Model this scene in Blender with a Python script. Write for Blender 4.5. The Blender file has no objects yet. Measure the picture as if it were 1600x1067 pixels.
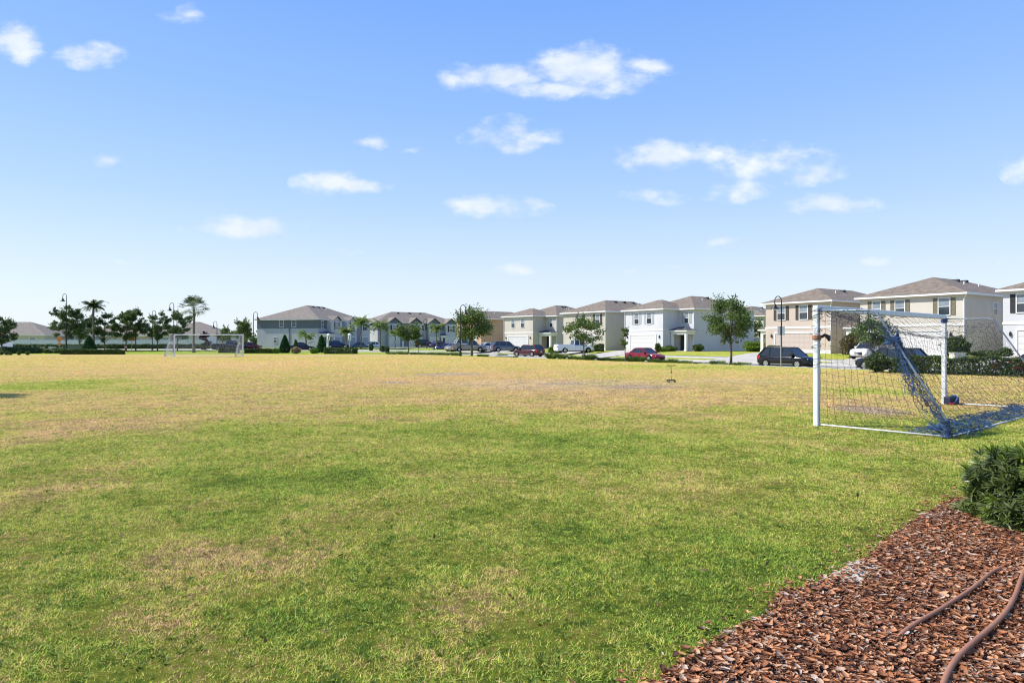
import bpy, math, random
import numpy as np
from mathutils import Vector, Matrix
random.seed(7)
rng = np.random.default_rng(11)
S = bpy.context.scene
COL = S.collection
F = 1040.0                      # focal length of the photograph in its own pixels
EYE = 1.71
# ------------------------------------------------------------------ camera
cam_d = bpy.data.cameras.new('camera'); cam = bpy.data.objects.new('camera', cam_d); COL.objects.link(cam)
cam.location = (0, 0, EYE); cam.rotation_euler = (math.radians(90), 0, 0)
cam_d.sensor_width = 36; cam_d.lens = F/1600*36; cam_d.clip_start = .05; cam_d.clip_end = 6000
S.camera = cam
S.cycles.filter_width = 1.15
S.view_settings.view_transform = 'Standard'; S.view_settings.look = 'None'
S.view_settings.exposure = 0.40; S.view_settings.gamma = 1.0
# ------------------------------------------------------------------ light
SUN_EL = math.radians(46); SUN_AZ = math.atan2(-.99, .10)
sd = Vector((math.sin(SUN_AZ)*math.cos(SUN_EL), math.cos(SUN_AZ)*math.cos(SUN_EL), math.sin(SUN_EL)))
ld = bpy.data.lights.new('sun', 'SUN'); ld.energy = 5.0; ld.angle = math.radians(.5); ld.color = (1, .945, .85)
lo = bpy.data.objects.new('sun', ld); COL.objects.link(lo); lo.rotation_euler = sd.to_track_quat('Z', 'Y').to_euler()
lo.location = (-30, 0, 40)
# ------------------------------------------------------------------ sky with its clouds (by direction, at infinity)
W = bpy.data.worlds.new('World'); S.world = W; W.use_nodes = True
nt = W.node_tree; nt.nodes.clear()
def N(t, **k):
    n = nt.nodes.new(t)
    for a, b in k.items(): setattr(n, a, b)
    return n
def L(a, b): nt.links.new(a, b)
def val(x, sock):
    if isinstance(x, (int, float)): sock.default_value = x
    else: L(x, sock)
def MA(op, a, b=0.0, c=None, clamp=False):
    n = N('ShaderNodeMath', operation=op); n.use_clamp = clamp
    val(a, n.inputs[0]); val(b, n.inputs[1])
    if c is not None: val(c, n.inputs[2])
    return n.outputs[0]
sky = N('ShaderNodeTexSky', sky_type='NISHITA'); sky.sun_disc = False
sky.sun_elevation = SUN_EL; sky.sun_rotation = SUN_AZ % (2*math.pi)
sky.altitude = 0; sky.air_density = 1.0; sky.dust_density = .6; sky.ozone_density = 3.0
hs = N('ShaderNodeHueSaturation'); hs.inputs['Saturation'].default_value = 1.0; hs.inputs['Value'].default_value = 1.4
L(sky.outputs[0], hs.inputs['Color'])
tc = N('ShaderNodeTexCoord'); sp = N('ShaderNodeSeparateXYZ'); L(tc.outputs['Generated'], sp.inputs[0])
yy = MA('MAXIMUM', sp.outputs[1], .03)
px_ = MA('DIVIDE', sp.outputs[0], yy); pz_ = MA('DIVIDE', sp.outputs[2], yy)
cmb = N('ShaderNodeCombineXYZ'); L(px_, cmb.inputs[0]); L(pz_, cmb.inputs[1])
nz = N('ShaderNodeTexNoise'); nz.inputs['Scale'].default_value = 16; nz.inputs['Detail'].default_value = 7; nz.inputs['Roughness'].default_value = .56
mp = N('ShaderNodeMapping'); mp.inputs['Scale'].default_value = (1, 1.7, 1); L(cmb.outputs[0], mp.inputs[0]); L(mp.outputs[0], nz.inputs['Vector'])
nz2 = N('ShaderNodeTexNoise'); nz2.inputs['Scale'].default_value = 7; nz2.inputs['Detail'].default_value = 4; L(mp.outputs[0], nz2.inputs['Vector'])
ds = N('ShaderNodeVectorMath', operation='MULTIPLY_ADD'); L(nz2.outputs['Color'], ds.inputs[0])
ds.inputs[1].default_value = (.05, .03, 0); L(cmb.outputs[0], ds.inputs[2])
ds2 = N('ShaderNodeVectorMath', operation='SUBTRACT'); L(ds.outputs[0], ds2.inputs[0]); ds2.inputs[1].default_value = (.025, .015, 0)
CL = [(785,122,95,24,1),(905,108,92,34,1.1),(865,138,115,20,.9),(1005,102,62,16,.75),(700,125,36,14,.8),(960,125,60,22,.8),
 (790,214,64,26,.8),(845,222,40,14,.55),(590,222,27,12,.75),(643,233,20,8,.5),(510,280,52,24,.95),(560,290,50,15,.85),
 (380,352,88,20,.95),(765,325,82,20,.95),(1040,238,75,26,.75),(1110,245,80,30,.62),(1200,255,120,34,.62),(1290,262,70,22,.42),
 (1020,305,50,13,.62),(1160,300,62,18,.62),(1285,322,76,17,.9),(1598,262,36,26,1),(22,68,46,36,.95),(142,85,50,24,.8),
 (288,23,44,16,.7),(175,249,22,11,.8),(802,421,40,13,.85),(1132,378,28,10,.7),(200,411,34,7,.3),(563,395,24,7,.3),(978,428,24,8,.36),
 (1380,412,28,9,.36),(1060,417,18,7,.3),(1560,412,16,6,.3),(648,397,18,6,.28),(130,250,20,6,.25),(470,430,40,7,.25)]
m = None
for (cx, cy, rx, ry, a) in CL:
    s_ = N('ShaderNodeVectorMath', operation='SUBTRACT'); L(ds2.outputs[0], s_.inputs[0]); s_.inputs[1].default_value = ((cx-800)/F, (533.5-cy)/F, 0)
    t_ = N('ShaderNodeVectorMath', operation='MULTIPLY'); L(s_.outputs[0], t_.inputs[0]); t_.inputs[1].default_value = (F/rx/1.25, F/ry/1.25, 0)
    l_ = N('ShaderNodeVectorMath', operation='LENGTH'); L(t_.outputs[0], l_.inputs[0])
    v = MA('MULTIPLY_ADD', l_.outputs['Value'], -a, a)
    m = v if m is None else MA('MAXIMUM', m, v)
dn = MA('ADD', m, MA('MULTIPLY_ADD', nz.outputs['Fac'], 1.8, -.95))
mr = N('ShaderNodeMapRange', interpolation_type='SMOOTHSTEP'); L(dn, mr.inputs[0])
mr.inputs[1].default_value = .02; mr.inputs[2].default_value = .74; mr.inputs[3].default_value = 0; mr.inputs[4].default_value = .90
gate = MA('GREATER_THAN', sp.outputs[1], .04)
gate2 = MA('GREATER_THAN', m, .002)
thin = N('ShaderNodeMapRange'); L(nz.outputs['Fac'], thin.inputs[0]); thin.inputs[1].default_value = .35; thin.inputs[2].default_value = .62; thin.inputs[3].default_value = .58; thin.inputs[4].default_value = 1.0
cf = MA('MULTIPLY', MA('MULTIPLY', MA('MULTIPLY', mr.outputs[0], thin.outputs[0]), gate), gate2)
shd = N('ShaderNodeMapRange'); L(nz2.outputs['Fac'], shd.inputs[0]); shd.inputs[1].default_value=.3; shd.inputs[2].default_value=.75
cc = N('ShaderNodeMixRGB'); L(shd.outputs[0], cc.inputs[0]); cc.inputs[1].default_value = (8.2, 8.5, 8.9, 1); cc.inputs[2].default_value = (6.2, 6.9, 8.5, 1)
# clear-day gradient by elevation, over the physical sky (rotational variation kept from it)
el = N('ShaderNodeValToRGB'); ee = el.color_ramp.elements; L(sp.outputs[2], el.inputs[0])
ee[0].position = 0.0; ee[0].color = (.84, .915, .985, 1); ee[1].position = 1.0; ee[1].color = (.12, .30, .84, 1)
for p_, c_ in ((.07, (.76, .87, .995)), (.13, (.63, .79, 1.0)), (.20, (.475, .69, 1.0)), (.32, (.315, .55, 1.02)), (.45, (.215, .44, 1.0)), (.6, (.16, .37, .92))):
    x_ = ee.new(p_); x_.color = (*c_, 1)
g1_ = N('ShaderNodeMixRGB', blend_type='MULTIPLY'); g1_.inputs[0].default_value = 1; L(el.outputs[0], g1_.inputs[1]); g1_.inputs[2].default_value = (8.4, 8.4, 8.4, 1)
g2_ = N('ShaderNodeMixRGB'); g2_.inputs[0].default_value = .14; L(g1_.outputs[0], g2_.inputs[1]); L(hs.outputs[0], g2_.inputs[2])
mx = N('ShaderNodeMixRGB'); L(cf, mx.inputs[0]); L(g2_.outputs[0], mx.inputs[1]); L(cc.outputs[0], mx.inputs[2])
bg = N('ShaderNodeBackground'); bg.inputs['Strength'].default_value = .094; L(mx.outputs[0], bg.inputs['Color'])
wo = N('ShaderNodeOutputWorld'); L(bg.outputs[0], wo.inputs[0])

# ------------------------------------------------------------------ helpers
def tag(o, label=None, cat=None, group=None, kind=None):
    if label: o['label'] = label
    if cat: o['category'] = cat
    if group: o['group'] = group
    if kind: o['kind'] = kind
    return o
def empty(name, loc, rz, label, cat, group=None):
    o = bpy.data.objects.new(name, None); COL.objects.link(o); o.location = loc; o.rotation_euler = (0, 0, rz)
    o.empty_display_size = .2
    return tag(o, label, cat, group)
def link(name, me, parent=None, loc=(0, 0, 0), rz=0):
    o = bpy.data.objects.new(name, me); COL.objects.link(o); o.parent = parent; o.location = loc; o.rotation_euler = (0, 0, rz)
    return o
def copy_tree(o, parent=None):
    c = o.copy(); COL.objects.link(c); c.parent = parent
    for ch in list(o.children): copy_tree(ch, c)
    return c
def mesh_np(name, v, f, mat, smooth=False):
    v = np.asarray(v, dtype=np.float32).reshape(-1, 3); f = np.asarray(f, dtype=np.int32)
    me = bpy.data.meshes.new(name); me.vertices.add(len(v)); me.vertices.foreach_set('co', v.ravel())
    k = f.shape[1]; n = f.shape[0]
    me.loops.add(n*k); me.loops.foreach_set('vertex_index', f.ravel())
    me.polygons.add(n); me.polygons.foreach_set('loop_start', np.arange(0, n*k, k, dtype=np.int32))
    me.polygons.foreach_set('loop_total', np.full(n, k, dtype=np.int32))
    if smooth: me.polygons.foreach_set('use_smooth', np.ones(n, dtype=bool))
    me.materials.append(mat); me.update(calc_edges=True)
    return me
class MB:
    def __init__(s): s.v = []; s.f = []
    def poly(s, pts):
        n = len(s.v); s.v += [tuple(p) for p in pts]; s.f.append(tuple(range(n, n+len(pts)))); return s
    def box(s, x0, x1, y0, y1, z0, z1, T=None):
        n = len(s.v); P = [(x, y, z) for z in (z0, z1) for y in (y0, y1) for x in (x0, x1)]
        if T: P = [T(*p) for p in P]
        s.v += P
        for q in ((0,2,3,1),(4,5,7,6),(0,1,5,4),(2,6,7,3),(0,4,6,2),(1,3,7,5)): s.f.append(tuple(n+i for i in q))
        return s
    def tube(s, pts, r, k=8, cap=True):
        pts = [Vector(p) for p in pts]; rs = r if isinstance(r, (list, tuple)) else [r]*len(pts)
        n0 = len(s.v); up = None
        for i, p in enumerate(pts):
            d = (pts[min(i+1, len(pts)-1)] - pts[max(i-1, 0)]).normalized()
            if up is None:
                up = Vector((0, 0, 1)) if abs(d.z) < .9 else Vector((1, 0, 0))
            a = d.cross(up)
            if a.length < 1e-4: a = d.cross(Vector((.3, 1, .2)))
            a.normalize(); b = d.cross(a).normalized(); up = -b if abs(d.dot(b)) < .5 else up
            for j in range(k):
                t = 2*math.pi*j/k; q = p + (a*math.cos(t)+b*math.sin(t))*rs[i]; s.v.append(tuple(q))
        for i in range(len(pts)-1):
            for j in range(k):
                a0 = n0+i*k+j; a1 = n0+i*k+(j+1) % k; s.f.append((a0, a1, a1+k, a0+k))
        if cap:
            s.f.append(tuple(n0+j for j in range(k))[::-1]); e = n0+(len(pts)-1)*k; s.f.append(tuple(e+j for j in range(k)))
        return s
    def lathe(s, prof, c=(0, 0, 0), k=16, axis='z', sq=1.0):
        n0 = len(s.v)
        for (r, h) in prof:
            for j in range(k):
                t = 2*math.pi*j/k; a, b = r*math.cos(t), r*math.sin(t)*sq
                q = {'z': (a, b, h), 'y': (a, h, b), 'x': (h, a, b)}[axis]; s.v.append((c[0]+q[0], c[1]+q[1], c[2]+q[2]))
        for i in range(len(prof)-1):
            for j in range(k):
                a0 = n0+i*k+j; a1 = n0+i*k+(j+1) % k; s.f.append((a0, a1, a1+k, a0+k))
        s.f.append(tuple(n0+j for j in range(k))[::-1]); e = n0+(len(prof)-1)*k; s.f.append(tuple(e+j for j in range(k)))
        return s
    def build(s, name, mat, parent=None, smooth=False, bevel=0):
        me = bpy.data.meshes.new(name); me.from_pydata(s.v, [], s.f); me.materials.append(mat)
        if smooth:
            me.polygons.foreach_set('use_smooth', np.ones(len(me.polygons), dtype=bool))
            if smooth != 'all':
                try: me.set_sharp_from_angle(angle=math.radians(40))
                except Exception: pass
        me.validate(); me.update()
        o = link(name, me, parent)
        if bevel:
            b = o.modifiers.new('bevel', 'BEVEL'); b.width = bevel; b.segments = 2; b.limit_method = 'ANGLE'
        return o
# ------------------------------------------------------------------ materials
def mat(name, col, rough=.7, metal=0, var=.12, scale=8, bump=0, bscale=60, coat=0, spec=.5, island=False, col2=None, trans=0, vec='Object', detail=5):
    M = bpy.data.materials.new(name); M.use_nodes = True; t = M.node_tree; t.nodes.clear()
    n = lambda k: t.nodes.new(k); lk = t.links.new
    out = n('ShaderNodeOutputMaterial'); b = n('ShaderNodeBsdfPrincipled'); lk(b.outputs[0], out.inputs[0])
    b.inputs['Roughness'].default_value = rough; b.inputs['Metallic'].default_value = metal; b.inputs['Specular IOR Level'].default_value = spec
    b.inputs['Coat Weight'].default_value = coat; b.inputs['Coat Roughness'].default_value = .05
    tcn = n('ShaderNodeTexCoord'); no = n('ShaderNodeTexNoise'); no.inputs['Scale'].default_value = scale; no.inputs['Detail'].default_value = detail
    lk(tcn.outputs[vec], no.inputs['Vector'])
    c1 = (*col, 1); c2 = (*(col2 if col2 else tuple(min(1, c*(1+var)) for c in col)), 1)
    if not col2: c1 = (*tuple(c*(1-var) for c in col), 1)
    m_ = n('ShaderNodeMixRGB'); m_.inputs[1].default_value = c1; m_.inputs[2].default_value = c2
    r = n('ShaderNodeMapRange'); r.inputs[1].default_value = .3; r.inputs[2].default_value = .7; lk(no.outputs['Fac'], r.inputs[0])
    if island:
        g = n('ShaderNodeNewGeometry'); a = n('ShaderNodeMath'); a.operation = 'MULTIPLY_ADD'; lk(g.outputs['Random Per Island'], a.inputs[0]); a.inputs[1].default_value = .65
        q = n('ShaderNodeMath'); q.operation = 'MULTIPLY'; lk(r.outputs[0], q.inputs[0]); q.inputs[1].default_value = .35
        lk(q.outputs[0], a.inputs[2]); lk(a.outputs[0], m_.inputs[0])
    else: lk(r.outputs[0], m_.inputs[0])
    lk(m_.outputs[0], b.inputs['Base Color'])
    if bump:
        n2 = n('ShaderNodeTexNoise'); n2.inputs['Scale'].default_value = bscale; n2.inputs['Detail'].default_value = 6; lk(tcn.outputs[vec], n2.inputs['Vector'])
        bp = n('ShaderNodeBump'); bp.inputs['Strength'].default_value = bump; bp.inputs['Distance'].default_value = .02; lk(n2.outputs['Fac'], bp.inputs['Height']); lk(bp.outputs[0], b.inputs['Normal'])
    if trans:
        tr = n('ShaderNodeBsdfTranslucent'); lk(m_.outputs[0], tr.inputs[0]); ms = n('ShaderNodeMixShader'); ms.inputs[0].default_value = trans
        lk(b.outputs[0], ms.inputs[1]); lk(tr.outputs[0], ms.inputs[2]); lk(ms.outputs[0], out.inputs[0])
    return M
def leafmat(name, dark, light, trans=.3, rough=.55): return mat(name, dark, rough=rough, col2=light, island=True, trans=trans, scale=1.2, spec=.35)
m_white = mat('white_paint', (.78, .78, .77), .5, var=.03)
m_trim = mat('trim_white', (.74, .74, .72), .6, var=.04)
m_glass = mat('window_glass', (.03, .04, .05), .06, var=.3, scale=1, spec=.9)
m_carglass = mat('car_glass', (.018, .022, .026), .04, var=.2, spec=.8)
m_tyre = mat('tyre_rubber', (.010, .010, .011), .9, spec=.15)
m_rim = mat('rim_alloy', (.5, .51, .53), .3, .8)
m_blackp = mat('black_plastic', (.012, .012, .013), .6, spec=.2)
m_blackm = mat('black_metal', (.016, .017, .018), .4, .2)
m_steel = mat('galvanised_steel', (.42, .44, .46), .4, .6)
m_red = mat('tail_lens', (.45, .01, .012), .2, coat=.6)
m_lens = mat('head_lens', (.75, .78, .8), .1, coat=.8)
m_plate = mat('plate', (.7, .7, .68), .4)
m_bark = mat('bark', (.16, .125, .095), .9, var=.3, bump=.6, bscale=14)
m_palmtrunk = mat('palm_trunk', (.17, .145, .115), .9, var=.3, bump=.7, bscale=9)
m_oak = leafmat('oak_leaves', (.040, .075, .018), (.20, .28, .075), .4)
m_pine = leafmat('dark_leaves', (.038, .074, .026), (.16, .235, .085), .4)
m_palm = leafmat('palm_leaves', (.06, .11, .02), (.27, .35, .08))
m_palmdark = leafmat('palm_leaves_dark', (.035, .065, .02), (.13, .18, .06), .35)
m_hedge = leafmat('hedge_leaves', (.026, .052, .013), (.14, .20, .05))
m_lime = leafmat('lime_leaves', (.06, .12, .012), (.24, .36, .05))
m_cone = leafmat('cone_leaves', (.010, .045, .010), (.04, .13, .03))
m_flower = leafmat('pink_leaves', (.04, .08, .02), (.26, .17, .07))
m_straw = leafmat('straw_leaves', (.24, .18, .10), (.48, .38, .25))
m_purple = leafmat('purple_leaves', (.03, .015, .022), (.10, .05, .06))
m_bush = leafmat('broad_dark_leaves', (.026, .046, .010), (.165, .215, .055), .28, .36)
m_bushnew = leafmat('new_growth_leaves', (.08, .14, .012), (.25, .34, .05), .3, .4)
def shingle(name, a, b):
    M = mat(name, a, .9, col2=b, scale=2.2, detail=8, bump=.5, bscale=30); t = M.node_tree
    return M
m_roof = shingle('brown_shingles', (.125, .098, .074), (.240, .188, .140))
m_roofg = shingle('grey_brown_shingles', (.145, .120, .098), (.235, .20, .165))
m_roofd = shingle('dark_shingles', (.045, .045, .05), (.09, .09, .095))
m_conc = mat('concrete', (.42, .395, .35), .9, var=.12, scale=1.5, bump=.2)
m_road = mat('asphalt', (.29, .275, .25), .9, var=.12, scale=1.2, bump=.3)
m_vinyl = mat('vinyl_fence', (.70, .69, .67), .5, var=.06, scale=2)
# ------------------------------------------------------------------ terrain
UX, UY = -.55, .835; WX, WY = .835, .55
CLP = [(64.6, -5.3)] + [(UX*u+WX*51, UY*u+WY*51) for u in (0, 20, 40, 55, 68)] + [(-.6, 96.5), (-8.5, 105.5), (-18, 111.5), (-30, 115), (-48, 117), (-80, 119), (-130, 121), (-220, 124), (-420, 128)]
CLP = np.array(CLP)
def sdist(x, y):
    x = np.asarray(x, float); y = np.asarray(y, float); best = np.full(x.shape, 1e9); sg = np.ones(x.shape)
    for (a, b) in zip(CLP[:-1], CLP[1:]):
        d = b-a; L2 = d@d; t = np.clip(((x-a[0])*d[0]+(y-a[1])*d[1])/L2, 0, 1)
        ex = x-(a[0]+t*d[0]); ey = y-(a[1]+t*d[1]); r = np.hypot(ex, ey); c = ex*d[1]-ey*d[0]
        k = r < best; best = np.where(k, r, best); sg = np.where(k, np.where(c >= 0, 1, -1), sg)
    return best*sg
def zstreet(x): return np.interp(x, [-40, -4], [.10, -.40])
KD = np.array([-13, -8, -4.9, -4.25, 4.25, 4.9, 6.5, 12.5])
def terrain(x, y):
    d = sdist(x, y); zs = zstreet(np.asarray(x, float))
    e0 = zs+.13
    t = np.clip((d+15)/10.1, 0, 1); zin = e0*t*t*(3-2*t)
    t2 = np.clip((d-4.9)/8, 0, 1); zout = e0+(.42-e0)*t2*t2*(3-2*t2)
    t3 = np.clip((np.abs(d)-4.25)/.65, 0, 1); zmid = (zs-.12)*(1-t3)+e0*t3
    return np.where(np.abs(d) < 4.9, zmid, np.where(d < 0, zin, zout))
def tz(x, y): return float(terrain(np.array([x]), np.array([y]))[0])
def gx(px, Y): return (px-800)/F*Y
gxs = np.concatenate([[-3000, -1500, -800, -450, -300, -220], np.arange(-160, -70, 2.5), np.arange(-70, 62, .7), np.arange(62, 110, 4), [130, 180, 260, 450, 800, 1500, 3000]])
gys = np.concatenate([[-200, -60, -20], np.arange(-6, 24, 1.5), np.arange(24, 150, .7), np.arange(150, 200, 5), [240, 300, 450, 800, 1500, 4000]])
GX, GY = np.meshgrid(gxs, gys); GZ = terrain(GX, GY)
nx, ny = len(gxs), len(gys); idx = np.arange(nx*ny).reshape(ny, nx)
fc = np.stack([idx[:-1, :-1], idx[:-1, 1:], idx[1:, 1:], idx[1:, :-1]], -1).reshape(-1, 4)
# --- colour of the grass: dry and green patches where the photograph has them
def ell(px, py, rx, ry):
    Y0 = 1778/(py+ry-533.5); Y1 = 1778/max(4, (py-ry-533.5)); Yc = (Y0+Y1)/2
    return gx(px, 1778/(py-533.5)), Yc, rx/F*Yc, (Y1-Y0)/2
PATCH = [ # px, py, rx, ry, amount (+ dry, - green)
 (330,885,190,50,.48),(520,745,90,30,-.15),(700,760,120,25,.15),(60,770,110,60,.36),(150,668,170,20,.5),(560,800,110,40,.2),(730,925,120,40,.3),(930,770,170,35,.16),(250,970,110,30,.22),
 (620,1000,140,35,.22),(15,690,70,20,.35),(1120,770,120,25,.1),(1040,860,60,20,.1),(450,700,200,22,.04),(1500,720,60,14,.18),(1330,700,160,12,.1),
 (60,603,130,11,-.55),(190,607,110,6,-.3),(700,672,160,14,-.10),(960,690,190,22,-.14),(1220,720,200,26,-.10),(850,800,300,40,-.04),(1180,880,160,60,-.10),(1000,950,120,60,-.06),
 (120,920,120,40,-.2),(60,1010,140,40,-.25),(430,960,110,40,-.15),(420,760,150,30,-.12),(1150,640,110,9,-.25),(1380,612,90,7,-.4),(1100,574,180,5,-.35),(620,640,100,10,-.2),(480,618,90,6,-.25),
 (720,600,260,22,.22),(960,622,200,16,.2),(300,575,200,12,.22),(280,630,170,14,.12),(1010,606,90,5,.3),(1365,640,60,14,.35)]
BARE = [(1000,605,75,3.2),(1365,642,52,9),(500,556.5,22,.8),(700,585,60,2.6),(620,598,30,2),(880,600,40,2.3),(880,602,230,11,.38),(1150,596,110,5,.3)]
def grass_group():
    g = bpy.data.node_groups.new('grass_colour', 'ShaderNodeTree')
    g.interface.new_socket('Rand', in_out='INPUT', socket_type='NodeSocketFloat'); g.interface.new_socket('Color', in_out='OUTPUT', socket_type='NodeSocketColor'); g.interface.new_socket('Dry', in_out='OUTPUT', socket_type='NodeSocketFloat')
    n = g.nodes.new; lk = g.links.new
    gi = n('NodeGroupInput'); go = n('NodeGroupOutput'); ge = n('ShaderNodeNewGeometry')
    def ma(op, a, b=0., c=None, cl=False):
        q = n('ShaderNodeMath'); q.operation = op; q.use_clamp = cl
        for i, x in enumerate((a, b, c)):
            if x is None: continue
            if isinstance(x, (int, float)): q.inputs[i].default_value = x
            else: lk(x, q.inputs[i])
        return q.outputs[0]
    def noise(sc, det=5, ro=.55, off=0, dist=0):
        q = n('ShaderNodeTexNoise'); q.inputs['Scale'].default_value = sc; q.inputs['Detail'].default_value = det; q.inputs['Roughness'].default_value = ro; q.inputs['Distortion'].default_value = dist
        mq = n('ShaderNodeMapping'); mq.inputs['Location'].default_value = (off, off*.7, 0); lk(ge.outputs['Position'], mq.inputs[0]); lk(mq.outputs[0], q.inputs['Vector']); return q
    n_a = noise(.22, 6, .6, 3, .3); n_b = noise(1.3, 5, .65, 9); n_c = noise(13, 4, .65, 21); n_t = noise(3.4, 4, .7, 55); n_w = noise(.5, 4, .6, 40)
    sx = n('ShaderNodeSeparateXYZ'); lk(ge.outputs['Position'], sx.inputs[0])
    wob = ma('MULTIPLY_ADD', n_w.outputs['Fac'], 6., -3.)
    yw = ma('ADD', sx.outputs[1], wob)
    st = n('ShaderNodeMapRange'); st.interpolation_type = 'SMOOTHSTEP'; lk(yw, st.inputs[0]); st.inputs[1].default_value = 11.5; st.inputs[2].default_value = 18.; st.inputs[3].default_value = .37; st.inputs[4].default_value = .86
    acc = st.outputs[0]
    acc = ma('ADD', acc, ma('MULTIPLY_ADD', n_a.outputs['Fac'], 1.15, -.55))
    acc = ma('ADD', acc, ma('MULTIPLY_ADD', n_b.outputs['Fac'], 1.3, -.65))
    vw = n('ShaderNodeVectorMath'); vw.operation = 'MULTIPLY_ADD'; lk(n_w.outputs['Color'], vw.inputs[0]); vw.inputs[1].default_value = (1.2, 1.2, 0); lk(ge.outputs['Position'], vw.inputs[2])
    for (a, b, c, d, amt) in PATCH:
        X, Y, rx, ry = ell(a, b, c, d)
        s1 = n('ShaderNodeVectorMath'); s1.operation = 'SUBTRACT'; lk(vw.outputs[0], s1.inputs[0]); s1.inputs[1].default_value = (X+.6, Y+.6, 0)
        s2 = n('ShaderNodeVectorMath'); s2.operation = 'MULTIPLY'; lk(s1.outputs[0], s2.inputs[0]); s2.inputs[1].default_value = (1/(rx*1.2), 1/(ry*1.2), 0)
        s3 = n('ShaderNodeVectorMath'); s3.operation = 'LENGTH'; lk(s2.outputs[0], s3.inputs[0])
        mr_ = n('ShaderNodeMapRange'); mr_.interpolation_type = 'SMOOTHSTEP'; lk(s3.outputs['Value'], mr_.inputs[0]); mr_.inputs[1].default_value = 1.1; mr_.inputs[2].default_value = .2; mr_.inputs[3].default_value = 0; mr_.inputs[4].default_value = amt
        acc = ma('ADD', acc, mr_.outputs[0])
    # the verge beyond the field and the lawns are watered and greener
    vg = ma('ADD', ma('MULTIPLY', sx.outputs[0], .78), ma('MULTIPLY', sx.outputs[1], .62))   # right-hand verge
    v1 = n('ShaderNodeMapRange'); v1.interpolation_type = 'SMOOTHSTEP'; lk(vg, v1.inputs[0]); v1.inputs[1].default_value = 41; v1.inputs[2].default_value = 48; v1.inputs[3].default_value = 0; v1.inputs[4].default_value = -.42
    v2 = n('ShaderNodeMapRange'); v2.interpolation_type = 'SMOOTHSTEP'; lk(sx.outputs[1], v2.inputs[0]); v2.inputs[1].default_value = 84; v2.inputs[2].default_value = 92; v2.inputs[3].default_value = 0; v2.inputs[4].default_value = -.6
    acc = ma('ADD', acc, ma('MINIMUM', v1.outputs[0], v2.outputs[0]))
    acc2 = ma('ADD', acc, ma('MULTIPLY_ADD', n_c.outputs['Fac'], 1.1, -.55))
    tf = n('ShaderNodeMapRange'); tf.interpolation_type = 'SMOOTHSTEP'; lk(n_t.outputs['Fac'], tf.inputs[0]); tf.inputs[1].default_value = .55; tf.inputs[2].default_value = .66; tf.inputs[3].default_value = 0; tf.inputs[4].default_value = -.5
    acc2 = ma('ADD', acc2, tf.outputs[0])
    acc2 = ma('ADD', acc2, ma('MULTIPLY_ADD', gi.outputs[0], 1.15, -.57), cl=False)
    cr = n('ShaderNodeValToRGB'); e = cr.color_ramp.elements
    e[0].position = 0.0; e[0].color = (.125, .190, .026, 1); e[1].position = 1.0; e[1].color = (.46, .312, .150, 1)
    for p_, c_ in ((.25, (.240, .305, .036, 1)), (.5, (.345, .355, .052, 1)), (.75, (.40, .315, .096, 1))):
        x = e.new(p_); x.color = c_
    lk(acc2, cr.inputs[0])
    # value mottling of the turf itself
    n_d = noise(11, 6, .8, 33); vv = ma('MAXIMUM', ma('MULTIPLY_ADD', n_d.outputs['Fac'], 2.6, -.28), .3)
    hv = n('ShaderNodeHueSaturation'); lk(cr.outputs[0], hv.inputs['Color']); lk(vv, hv.inputs['Value'])
    res = hv.outputs[0]
    for (a, b, c, d, *am) in BARE:
        X, Y, rx, ry = ell(a, b, c, d)
        s1 = n('ShaderNodeVectorMath'); s1.operation = 'SUBTRACT'; lk(vw.outputs[0], s1.inputs[0]); s1.inputs[1].default_value = (X+.6, Y+.6, 0)
        s2 = n('ShaderNodeVectorMath'); s2.operation = 'MULTIPLY'; lk(s1.outputs[0], s2.inputs[0]); s2.inputs[1].default_value = (1/rx, 1/ry, 0)
        s3 = n('ShaderNodeVectorMath'); s3.operation = 'LENGTH'; lk(s2.outputs[0], s3.inputs[0])
        mr_ = n('ShaderNodeMapRange'); mr_.interpolation_type = 'SMOOTHSTEP'; lk(s3.outputs['Value'], mr_.inputs[0]); mr_.inputs[1].default_value = 1.1; mr_.inputs[2].default_value = .5; mr_.inputs[3].default_value = 0; mr_.inputs[4].default_value = am[0] if am else .7
        mm = n('ShaderNodeMixRGB'); lk(mr_.outputs[0], mm.inputs[0]); lk(res, mm.inputs[1]); mm.inputs[2].default_value = (.42, .32, .225, 1); res = mm.outputs[0]
    lk(res, go.inputs[0]); lk(acc, go.inputs[1])
    return g
GG = grass_group()
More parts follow.
